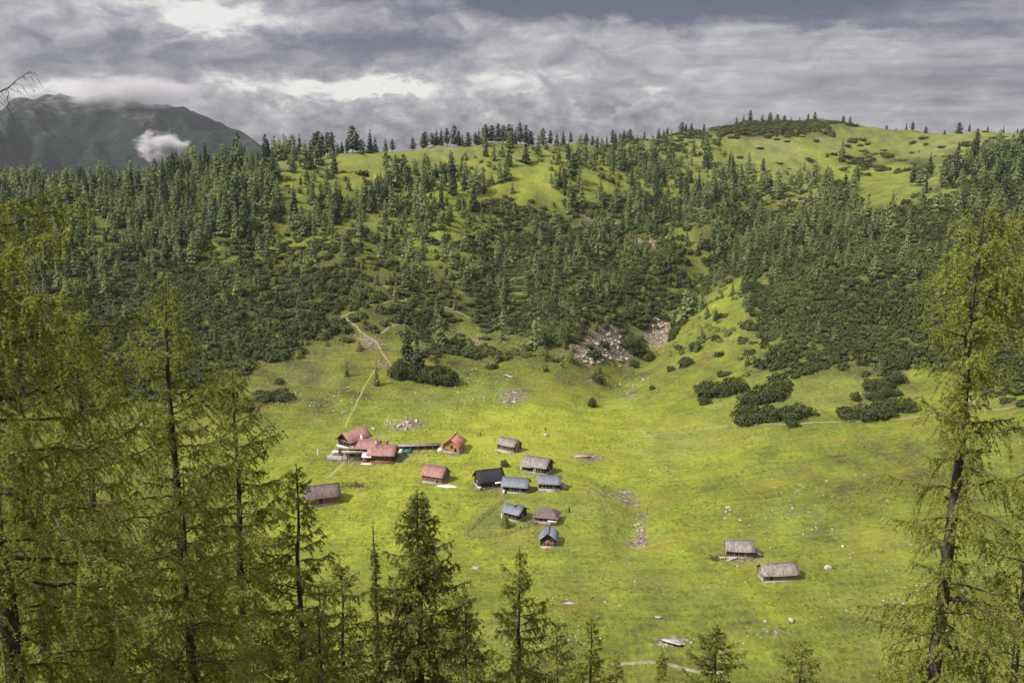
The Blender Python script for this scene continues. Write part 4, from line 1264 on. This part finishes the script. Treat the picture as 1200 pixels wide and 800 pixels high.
# D
h = Hut('barn', 'brown roofed barn with reddish timber wall on a pale stone base, left of the meadow', 'barn', 377, 588, 17, 11.0, 7.2, 2.6, 2.7, R_brown, W_red, .55, ov=.7, sag=.05)
h.door('F', -.6, .5, 1.4, 1.9, W_dark); h.window('F', -3.2, 1.2, .8, .7); h.window('F', 2.8, 1.2, .8, .7); h.part('corner_board', M_trim, h.face('F', -5.4, .4, .35, 2.1, 0, .1)); h.window('L', 0, 1.2, .9, .9)
h.part('gable_boards', M_trim, h.face('L', 0.2, .5, 4.6, 1.8, 0, .08))
# orange chalet
h = Hut('chalet', 'small bright orange chalet with red roof right of the lodge', 'chalet', 532, 527, -104, 7.4, 6.2, 2.4, 2.4, R_orange, W_orange, .3, ov=.8, sag=0)
h.window('R', 0.3, 1.7, .9, 1.0, W_dark); h.window('R', -1.8, .7, .8, .9); h.door('R', 1.7, .2, .9, 1.8); h.window('F', 0, .8); h.chimney(-1.6, 1., 5.2, .5)

# ---- mountain lodge
g = ground(430, 537)
LY = R(-6)
lodge = empty('mountain_lodge', (g[0], g[1], g[2] + .3), LY)
tag(lodge, 'large dark timber lodge with several faded red roofs and a pale balcony', 'lodge')


def rot(o, x, y, a):
    o.location = (x, y, 0); o.rotation_euler = (0, 0, R(a)); return o


ax, ay, aa = -5.9, 4.0, 60
bw_ = rot(prism(MB(), 9.5, 6.6, 6.6, 2.6, -2).obj('wall', W_dark, lodge), ax, ay, aa)
rot(slabs(MB(), 9.5, 6.6, 6.6, 2.6, .9, 1.2, .18).obj('roof', R_pink, lodge), ax, ay, aa)
mb = MB(); mb.box(-5.9, -4.75, -3.0, 3.0, 3.3, 3.5); mb.box(-5.95, -5.85, -3.05, 3.05, 3.5, 4.6); mb.box(-5.9, -4.8, -3.05, -2.95, 3.5, 4.6); mb.box(-5.9, -4.8, 2.95, 3.05, 3.5, 4.6)
rot(mb.obj('balcony', M_plaster, lodge), ax, ay, aa)
for (yy, zz) in ((-1.9, 5.0), (0, 5.0), (1.9, 5.0), (-1.9, 1.2), (0, 1.2), (1.9, 1.2)):
    mb = MB(); mb.box(-4.84, -4.75, yy - .55, yy + .55, zz, zz + 1.1); wo = rot(mb.obj('window', M_trim, lodge), ax, ay, aa)
    mb = MB(); mb.box(-4.88, -4.845, yy - .42, yy + .42, zz + .12, zz + .98); mb.obj('pane', M_glass, wo)
for xx in (-3., -.6, 1.8):
    mb = MB(); mb.box(xx - .5, xx + .5, -3.40, -3.3, 4.6, 5.6); wo = rot(mb.obj('window', M_trim, lodge), ax, ay, aa)
    mb = MB(); mb.box(xx - .38, xx + .38, -3.44, -3.405, 4.7, 5.5); mb.obj('pane', M_glass, wo)
prism(MB(), 10.0, 6.6, 4.4, 2.2, -2, -.6, 1.4).obj('wall', W_brown, lodge)
slabs(MB(), 10.0, 6.6, 4.4, 2.2, .9, .3, .18, -.6, 1.4).obj('roof', R_pink, lodge)
prism(MB(), 9.0, 7.4, 2.9, 2.3, -2, 6.4, -.6).obj('wall', W_dark, lodge)
slabs(MB(), 9.0, 7.4, 2.9, 2.3, 1.0, .9, .18, 6.4, -.6).obj('roof', R_pink, lodge)
mb = MB(); mb.box(-8.6, -.2, -3.4, -1.95, 2.4, 2.6); mb.box(-8.6, -.2, -3.45, -3.35, 2.6, 3.4); mb.obj('balcony', M_trim, lodge)
mb = MB()
for xx in (-8.5, -5.8, -3.0, -.3): mb.box(xx - .1, xx + .1, -3.4, -3.2, -1.2, 2.4)
mb.obj('balcony_posts', W_brown, lodge)
mb = MB(); v = [(-.6, -5.6, 2.0), (3.0, -5.6, 2.0), (3.0, -3.2, 3.0), (-.6, -3.2, 3.0), (-.6, -5.6, 1.75), (3.0, -5.6, 1.75)]
mb.add(v, [(0, 1, 2, 3), (4, 5, 1, 0)]); mb.obj('awning', M_white, lodge)
mb = MB(); mb.box(-.5, 1.9, -4.5, -2.1, -1.5, 1.6); mb.obj('porch', W_red, lodge)
for (x, y, z, m) in ((-2.2, 1.6, 8.2, M_plaster), (5.0, .3, 6.6, W_red), (3.7, .2, 6.3, M_plaster), (7.6, .6, 6.4, W_red)):
    mb = MB(); mb.box(x - .45, x + .45, y - .4, y + .4, 3.5, z); ch = mb.obj('chimney', m, lodge)
    mb = MB(); mb.box(x - .55, x + .55, y - .5, y + .5, z + .1, z + .22); mb.obj('chimney_cap', M_stone, ch)
for xx in (3.4, 5.0, 6.6, 8.2, 9.8):
    mb = MB(); mb.box(xx - .45, xx + .45, -4.40, -4.3, .9, 2.0); wo = mb.obj('window', M_plaster, lodge)
    mb = MB(); mb.box(xx - .32, xx + .32, -4.44, -4.405, 1.02, 1.88); mb.obj('pane', M_glass, wo)
for xx in (-4.2, -2.2):
    mb = MB(); mb.box(xx - .45, xx + .45, -2.0, -1.9, 3.3, 4.0); wo = mb.obj('window', M_plaster, lodge)
    mb = MB(); mb.box(xx - .32, xx + .32, -2.04, -2.005, 3.4, 3.9); mb.obj('pane', M_glass, wo)
mb = MB(); mb.box(-2.9, -1.9, -2.0, -1.9, 0, 2.0); mb.obj('door', W_red, lodge)
mb = MB(); mb.box(2.2, 11.0, -4.75, -4.45, -2.2, .5); mb.obj('plinth', W_red, lodge)
# terrace with stone wall, tables, parasols
g2 = ground(408, 537)
ter = MB(); ter.box(-7.5, 5.5, -1.9, 1.8, -2.4, .0); ter.box(-7.5, 5.5, -2.2, -1.9, -2.4, .7)
ter = ter.obj('terrace', M_stone); ter.location = (g2[0], g2[1] + .3, g2[2] + .7); ter.rotation_euler = (0, 0, LY)
tag(ter, 'low pale stone terrace along the left front of the lodge', 'terrace')
tb = empty('picnic_table'); mb = MB(); mb.box(-.9, .9, -.4, .4, .70, .76); mb.obj('table_top', M_trim, tb)
for sy in (-1, 1): mb = MB(); mb.box(-.9, .9, sy * .75 - .14, sy * .75 + .14, .42, .47); mb.obj('bench', M_trim, tb)
for sx in (-1, 1): mb = MB(); mb.box(sx * .6 - .05, sx * .6 + .05, -.7, .7, .0, .08); mb.box(sx * .6 - .05, sx * .6 + .05, -.06, .06, .08, .70); mb.obj('leg', M_trim, tb)
for k, xx in enumerate((-6.0, -3.4, -.8, 1.8, 4.2)):
    o = tb if k == 0 else copy_tree(tb)
    p_ = Matrix.Rotation(LY, 3, 'Z') @ Vector((xx, .1, 0))
    o.location = (g2[0] + p_.x, g2[1] + .3 + p_.y, g2[2] + .7); o.rotation_euler = (0, 0, LY)
    tag(o, 'pale wooden picnic table on the stone terrace of the lodge', 'table', 'picnic tables on the lodge terrace')
for k, xx in enumerate((-4.7, .5)):
    o = empty('parasol'); mb = MB(); mb.tube([(0, 0, 0), (0, 0, 2.3)], .04, 6); mb.obj('pole', W_grey, o)
    mb = MB(); n = 8; v = [(0, 0, 2.5)] + [(1.3 * math.cos(i * math.pi / 4), 1.3 * math.sin(i * math.pi / 4), 1.95) for i in range(n)]
    mb.add(v, [(0, i + 1, (i + 1) % n + 1) for i in range(n)]); mb.obj('canopy', M_white, o)
    p_ = Matrix.Rotation(LY, 3, 'Z') @ Vector((xx, -.9, 0)); o.location = (g2[0] + p_.x, g2[1] + .3 + p_.y, g2[2] + .7)
    tag(o, 'white parasol on the stone terrace, %s of two' % ('left' if k == 0 else 'right'), 'parasol', 'parasols on the lodge terrace')


def ground_obj(mb, name, mat, px, py, label, cat, yaw=0, lift=0., group=None):
    g = ground(px, py); o = mb.obj(name, mat); o.location = (g[0], g[1], g[2] + lift); o.rotation_euler = (0, 0, R(yaw))
    return tag(o, label, cat, group)


# flag at the terrace end
g = ground(371, 537); o = empty('flag', tuple(g)); tag(o, 'furled white flag on a short pole at the far left end of the terrace', 'flag')
mb = MB(); mb.tube([(0, 0, -.3), (0, 0, 4.2)], .06, 6); mb.obj('pole', W_grey, o)
mb = MB(); v = [(.05, 0, 4.1), (.75, .12, 3.7), (.6, -.1, 2.6), (.7, .1, 1.4), (.05, 0, 1.1), (.35, .22, 2.6)]
mb.add(v, [(0, 1, 5), (1, 2, 5), (2, 3, 5), (3, 4, 5), (4, 0, 5)]); mb.obj('cloth', M_white, o)
# firewood wall / shelter between lodge and chalet
g = ground(488, 528); o = empty('storage_shelter', tuple(g), R(4)); tag(o, 'long low open storage shelter with pale roof edge between lodge and chalet', 'shelter')
mb = MB(); mb.box(-10.5, 9, 1.2, 1.5, -1, 1.7); mb.obj('wall', W_brown, o)
mb = MB(); v = [(-10.8, -.2, 1.75), (9.3, -.2, 1.95), (9.3, 1.9, 2.35), (-10.8, 1.9, 2.15)]; v += [(a, b_, c - .12) for a, b_, c in v]
mb.add(v, [(0, 1, 2, 3), (7, 6, 5, 4), (4, 5, 1, 0), (5, 6, 2, 1), (6, 7, 3, 2), (7, 4, 0, 3)]); mb.obj('roof', R_grey, o)
mb = MB()
for x in np.linspace(-10.4, 8.9, 8): mb.box(x - .08, x + .08, -.15, .01, -1, 1.8)
mb.obj('posts', W_grey, o)
mb = MB()
rr_ = random.Random(3)
for i in range(60):
    for j in range(6): mb.box(-1.6 + i * .16, -1.6 + i * .16 + .13, .25 + rr_.random() * .08, 1.1, -.4 + j * .26, -.4 + j * .26 + .2)
fw = mb.obj('firewood_stack', W_red); fw.location = o.location; fw.rotation_euler = o.rotation_euler; tag(fw, 'reddish brown firewood stacked under the right half of the long shelter', 'firewood')


def lump(seed, sx, sy, sz, n=10, k=6, rough=.25):
    rg = np.random.default_rng(seed); vs = []; fs = []
    for j in range(k + 1):
        ph = math.pi * j / k
        for i in range(n):
            th = 2 * math.pi * i / n + (j % 2) * .3
            r = 1 + rg.normal() * rough * .5
            if j in (0, k): r = 1
            vs.append((math.sin(ph) * math.cos(th) * r * sx, math.sin(ph) * math.sin(th) * r * sy, max(math.cos(ph) * r, -.35) * sz))
    for j in range(k):
        for i in range(n): fs.append((j * n + i, (j + 1) * n + i, (j + 1) * n + (i + 1) % n, j * n + (i + 1) % n))
    m = MB(); m.add(vs, fs); return m


ground_obj(lump(1, 1.9, 1.1, 1.7, 12, 6, .12), 'tarpaulin', M_tarp, 478, 531, 'dark green tarpaulin over a heap beside the lodge', 'tarpaulin', 5)
ground_obj(lump(2, .9, .8, 1.4, 10, 6, .1), 'water_tank', M_plaster, 470, 530, 'pale rounded tank left of the green tarpaulin', 'tank')
ground_obj(lump(3, 1.2, .4, 1.5, 8, 5, .2), 'white_sheet', M_white, 516, 529, 'white sheet hanging at the left wall of the orange chalet', 'sheet')
ground_obj(lump(4, 3.6, 1.2, .35, 14, 5, .3), 'white_sheet', M_white, 525, 570, 'long white sheet lying on grass at the faded red cabin', 'sheet', -8)
ground_obj(lump(5, 2.6, .9, .5, 12, 5, .4), 'boulder', M_plaster, 430, 544, 'bright pale boulder lying below the lodge entrance', 'boulder')
# trough
g = ground(683, 536); o = empty('water_trough', tuple(g), R(2)); tag(o, 'long wooden water trough on a bare patch right of the huts', 'trough')
mb = MB(); mb.box(-3, 3, -.35, -.25, .15, .65); mb.box(-3, 3, .25, .35, .15, .65); mb.box(-3, 3, -.25, .25, .15, .22); mb.box(-3, -2.9, -.25, .25, .22, .65); mb.box(2.9, 3, -.25, .25, .22, .65); mb.obj('basin', M_trim, o)
for x in (-2.4, 2.4): mb = MB(); mb.box(x - .12, x + .12, -.4, .4, -.3, .15); mb.obj('leg', W_dark, o)
# waymark post and other posts
mb = MB(); mb.tube([(0, 0, -.3), (0, 0, 1.6)], .09, 6); ground_obj(mb, 'marker_post', M_redpaint, 481, 544, 'thin red marker post in the grass below the shelter', 'post')
mb = MB(); mb.tube([(0, 0, -.3), (0, 0, 2.9)], .12, 6); mb.box(-.5, .5, -.06, .06, 1.9, 2.2); ground_obj(mb, 'signpost', W_brown, 639, 508, 'brown wooden signpost behind a pale stone above the grey huts', 'signpost')
mb = MB(); mb.tube([(0, 0, -.3), (0, 0, 1.5)], .25, 7); mb.tube([(-.9, 0, -.2), (-.8, 0, 1.2)], .12, 6); ground_obj(mb, 'tree_stump', W_dark, 667, 600, 'dark stump with a pale stake in the meadow right of the hip roofed hut', 'stump')
mb = MB(); mb.tube([(0, 0, -.3), (0, 0, 1.4)], .22, 7); mb.tube([(-.9, .2, -.2), (-.8, .3, 1.0)], .14, 6); ground_obj(mb, 'tree_stump', W_dark, 563, 511, 'small dark stump in the meadow above the black barn', 'stump')
rg_ = np.random.default_rng(77)
mb = MB()
for i in range(14):
    a = rg_.random() * 3.14; c, s = math.cos(a), math.sin(a); q = rg_.normal(size=2) * .7; L_ = rg_.uniform(.5, 1.3)
    mb.tube([(q[0] - c * L_, q[1] - s * L_, rg_.uniform(0, .4)), (q[0] + c * L_, q[1] + s * L_, rg_.uniform(.1, 1.0))], .09, 5)
ground_obj(mb, 'brushwood_pile', W_brown, 835, 655, 'brown brushwood pile left of the upper grey hut', 'brushwood')
mb = MB()
for i in range(60):
    a = rg_.random() * 3.14; c, s = math.cos(a), math.sin(a); q = rg_.normal(size=2) * np.array([3.2, 1.3]); L_ = rg_.uniform(.5, 1.3)
    mb.tube([(q[0] - c * L_, q[1] - s * L_, rg_.uniform(0, .4)), (q[0] + c * L_, q[1] + s * L_, rg_.uniform(.1, 1.3))], .08, 4)
ground_obj(mb, 'brushwood_pile', W_brown, 420, 570, 'wide brown brushwood heap between the barn and the faded red cabin', 'brushwood')


# garden fence
def fence(pts_px, name, label, hh=1.1, step=1.8):
    P = [ground(*p)[:2] for p in pts_px]
    L_ = [0]
    for a, b_ in zip(P[:-1], P[1:]): L_.append(L_[-1] + np.linalg.norm(b_ - a))
    n = int(L_[-1] / step)
    d = np.linspace(0, L_[-1], n + 1); xs_ = np.interp(d, L_, [p[0] for p in P]); ys_ = np.interp(d, L_, [p[1] for p in P]); zs_ = H(xs_, ys_)
    o = empty(name, (xs_[0], ys_[0], float(zs_[0]))); tag(o, label, 'fence')
    O = np.array([xs_[0], ys_[0], zs_[0]])
    for x, y, z in zip(xs_, ys_, zs_):
        m = MB(); m.tube([(0, 0, -.4), (random.uniform(-.05, .05), 0, hh + .15)], .09, 5); q = m.obj('post', W_grey, o); q.location = (x - O[0], y - O[1], z - O[2])
    m = MB()
    for k in (.35, .7, 1.):
        m.tube(np.c_[xs_ - O[0], ys_ - O[1], zs_ - O[2] + k * hh + rg_.normal(size=len(xs_)) * .04], .05, 4)
    m.obj('rails', W_grey, o)


fence([(596, 583), (580, 596), (560, 612), (544, 628), (566, 631), (590, 628), (612, 620), (630, 614)], 'garden_fence', 'grey pole fence round the garden triangle left of the light blue roofed cottage')
fence([(350, 541), (366, 540), (384, 540), (392, 541)], 'garden_fence', 'short pole fence running left from the lodge terrace', 1.0)


# paths draped on the ground
def strip(pts_px, width, mat, name='path', lift=.10, world=False):
    P = [ground(*p)[:2] for p in pts_px]
    L_ = [0]
    for a, b_ in zip(P[:-1], P[1:]): L_.append(L_[-1] + np.linalg.norm(b_ - a))
    n = max(4, int(L_[-1] / .8)); d = np.linspace(0, L_[-1], n)
    x = np.interp(d, L_, [p[0] for p in P]); y = np.interp(d, L_, [p[1] for p in P])
    k = np.ones(5) / 5
    x = np.convolve(np.pad(x, 2, 'edge'), k, 'valid'); y = np.convolve(np.pad(y, 2, 'edge'), k, 'valid')
    x = x + .5 * fbm(d / 9, d * 0 + 3, 3); y = y + .5 * fbm(d / 9 + 40, d * 0, 3)
    T = np.c_[np.gradient(x), np.gradient(y)]; T /= np.linalg.norm(T, axis=1)[:, None]; Nn = np.c_[-T[:, 1], T[:, 0]]
    m = MB(); rows = []
    for q in np.linspace(-1, 1, 5):
        w_ = width * .5 * (1 + .45 * fbm(d / 3 + 100 * abs(q) * (1 if q > 0 else 2), d * 0 + q, 3))
        X_ = x + Nn[:, 0] * q * w_; Y_ = y + Nn[:, 1] * q * w_
        rows.append(np.c_[X_, Y_, H(X_, Y_) + lift - (.12 if abs(q) == 1 else 0)])
    V = np.stack(rows, 1).reshape(-1, 3)
    I = (np.arange(n - 1)[:, None] * 5 + np.arange(4)[None]).ravel()
    m.add(V, np.stack([I, I + 1, I + 6, I + 5], -1))
    return tag(m.obj(name, mat, smooth=True), kind='structure')


strip(PATHS['track'], .8, M_pathgrass)
strip(PATHS['upper'], 1.4, M_path)
strip(PATHS['link'], .7, M_pathgrass)
strip(PATHS['zigzag'], 1.15, M_path)
strip(PATHS['side'], 1.0, M_path)
strip(PATHS['scrub'], 1.1, M_path)
strip([(752, 512), (775, 508), (800, 506), (840, 501), (880, 498), (920, 497), (960, 495), (1000, 493), (1040, 490), (1085, 487), (1130, 482), (1200, 474)], 1.1, M_path)
strip([(715, 779), (740, 777), (765, 777), (790, 782), (815, 787), (850, 789)], 1.3, M_path)
strip([(404, 541), (398, 549), (390, 556), (382, 562)], 1.2, M_pathgrass)

# ------------------------------------------------------------------ rocks
rocks = [lump(700 + i, 1, .8, .62, 8, 5, .42).mesh('rock', [M_rock]) for i in range(6)]
procks = [lump(720 + i, 1, .8, .62, 8, 5, .42).mesh('rock', [M_pinkrock]) for i in range(4)]
rr_ = random.Random(21)


def rock(px, py, wpx, label, grp, pink=False):
    g = ground(px, py)
    if g is None: return
    d = g[1] * CP - g[2] * SP
    s = wpx / FPX * d / 2
    o = bpy.data.objects.new('rock', rr_.choice(procks if pink else rocks)); COL.objects.link(o)
    o.location = (g[0], g[1], g[2]); o.rotation_euler = (rr_.uniform(-.3, .3), rr_.uniform(-.3, .3), rr_.uniform(0, 6.28)); o.scale = (s, s * rr_.uniform(.7, 1.2), s * rr_.uniform(.7, 1.2))
    if 'flat' in label: o.scale[2] *= .32
    tag(o, label, 'rock', grp)


GR = [(468, 497, 18, 8, 14, 5.5, 'pale boulder of the rock outcrop on the slope behind the lodge', 'boulders behind the lodge', False),
      (600, 467, 12, 6, 7, 6, 'pale rock of the dark hollow in the middle of the meadow slope', 'rocks in the hollow', True),
      (563, 440, 14, 10, 8, 3.5, 'small pink rock on the bare patch above the hollow', 'rocks above the hollow', True),
      (700, 420, 30, 8, 30, 6.5, 'pale scree block at the foot of the central scree', 'scree blocks at the gully foot', True),
      (716, 400, 14, 14, 18, 5.5, 'rosy scree block higher in the central scree', 'higher scree blocks', True),
      (769, 384, 10, 14, 18, 6.5, 'rosy rock in the narrow steep gully', 'rocks in the steep gully', True),
      (740, 448, 24, 14, 12, 4, 'grey rock in the stream bed below the gully mouth', 'rocks below the gully mouth', False),
      (748, 628, 9, 13, 8, 4., 'pale stone in the bare stream bed in the middle of the meadow', 'stones in the stream bed', True),
      (385, 470, 70, 18, 34, 3, 'small pale rock strewn over the slope left above the lodge', 'rocks left above the lodge', False),
      (530, 460, 50, 22, 20, 3, 'small pale rock strewn over the slope right above the lodge', 'rocks right above the lodge', False),
      (853, 602, 16, 8, 10, 4, 'whitish stone in the cluster above the upper grey hut at right', 'stones above the upper grey hut', False),
      (960, 610, 90, 50, 30, 3.2, 'scattered whitish stone on the right side of the meadow', 'stones on the right meadow', False),
      (1100, 720, 60, 40, 16, 5, 'whitish stone on the meadow behind the ragged right larch', 'stones behind the right larch', False),
      (700, 700, 110, 50, 12, 3, 'lone pale stone in the lower meadow', 'stones in the lower meadow', False),
      (780, 570, 60, 40, 10, 3, 'pale stone in the open meadow centre right', 'stones in the centre right meadow', False),
      (700, 262, 30, 8, 6, 5, 'pale rock high in the central scrub', 'rocks high in the scrub', False),
      (970, 245, 14, 6, 5, 5, 'pale rock in the high red brown scree', 'rocks in the high scree', False)]
for (a, b_, rx, ry, n, sz, l, gname, pk) in GR:
    for i in range(n): rock(a + rr_.gauss(0, .55) * rx, b_ + rr_.gauss(0, .55) * ry, sz * rr_.uniform(.45, 1.35), l, gname, pk)
for (a, b_, wd, l) in [(512, 640, 9, 'flat pale rock on the meadow edge right of the central larch'), (557, 666, 9, 'pale rock in the grass beside the dense central larch'), (927, 728, 11, 'black and white boulder low on the meadow at bottom right'), (897, 729, 5, 'small pale stone left of the black and white boulder'), (640, 510, 7, 'bright pale stone in front of the signpost'),
                       (988, 641, 7, 'bright white rock at the tip of the ragged larch bough'), (971, 666, 11, 'pair of fused pale rocks on the right meadow'), (596, 441, 13, 'long flat white rock on the slope above the hollow'), (790, 752, 30, 'large flat slab of pale rock low in the meadow'), (668, 707, 12, 'flat grey slab in the lower meadow'), (844, 662, 5, 'tiny white stone under the upper grey hut'), (865, 664, 6, 'bright stone below the upper grey hut'), (772, 724, 8, 'grey slab right of the lower meadow centre')]:
    rock(a, b_, wd, l, None)
# small rubble, uncountable
mb = MB(); rgq = np.random.default_rng(31); lf = [(np.concatenate(m.v), m.f) for m in [lump(740 + i, 1, .8, .6, 5, 3, .3) for i in range(4)]]
for (a, b_, rx, ry, n, s0) in [(700, 416, 34, 9, 170, .55), (716, 398, 16, 16, 110, .5), (769, 384, 12, 18, 110, .5), (600, 465, 16, 7, 50, .4), (468, 497, 24, 9, 60, .45), (748, 626, 8, 18, 50, .3), (400, 468, 90, 24, 170, .35), (900, 600, 130, 60, 150, .3), (1090, 700, 80, 60, 120, .35), (560, 450, 80, 30, 110, .35),
                                (740, 284, 36, 6, 60, .7), (790, 753, 18, 4, 40, .3), (650, 755, 60, 20, 60, .3), (560, 392, 50, 6, 70, .45), (440, 404, 20, 10, 50, .4), (740, 455, 24, 16, 70, .35), (940, 240, 26, 10, 60, .8), (700, 262, 20, 6, 30, .7)]:
    for i in range(n):
        g = ground(a + rgq.normal() * rx * .6, b_ + rgq.normal() * ry * .6)
        if g is None: continue
        V, fs = lf[int(rgq.integers(4))]; s = s0 * rgq.uniform(.4, 1.4)
        base = mb.n; mb.v.append(V * s + g); mb.n += len(V)
        for f, m, tv in fs: mb.f.append((f + base, m, tv))
tag(mb.obj('rubble', M_rock), 'loose pale rubble and scree strewn over the slopes', 'rubble', kind='stuff')

# tussocks: small real tufts that give the turf its grain
M_tuss = leaf_mat('tussock_grass', (.105, .112, .020), (.30, .325, .040), .35, 0)
rgq = np.random.default_rng(91)
n = 42000
Yt = 190 + 330 * rgq.random(n) ** 1.2; Xt = (rgq.random(n) - .5) * 1.12 * Yt
Zt = H(Xt, Yt); qx, qy = proj(Xt, Yt, Zt)
okk = (fbm(Xt / 7, Yt / 7, 3) + .6 * fbm(Xt / 40, Yt / 30, 2) > .02) & (DWARF(qx, qy) < 3) & (qy > 370) | ((DWARF(qx, qy) < 2) & (rgq.random(n) < .12) & (qy > 370))
Xt, Yt, Zt = Xt[okk], Yt[okk], Zt[okk]; n = len(Xt)
patch = np.clip(.45 + .6 * fbm(Xt / 12, Yt / 12, 3), 0, 1)
mb = MB()
for r_ in range(5):
    a = rgq.random(n) * 6.28; hh = rgq.uniform(.08, .24, n) * (.6 + .8 * patch); wd = rgq.uniform(.12, .4, n)
    ox = rgq.normal(size=n) * .25; oy = rgq.normal(size=n) * .25
    c, s = np.cos(a) * wd, np.sin(a) * wd
    zt = H(Xt + ox, Yt + oy)
    v = np.stack([np.c_[Xt + ox - c, Yt + oy - s, zt], np.c_[Xt + ox + c, Yt + oy + s, zt], np.c_[Xt + ox + rgq.normal(size=n) * .12, Yt + oy + rgq.normal(size=n) * .12, zt + hh]], 1).reshape(-1, 3)
    mb.add(v, np.arange(len(v)).reshape(-1, 3), 0, np.clip(patch * .7 + .45 * rgq.random(n) - .1, 0, 1))
tag(mb.obj('grass', M_tuss), 'rough tussocks of yellow green grass all over the meadow', 'grass', kind='stuff')
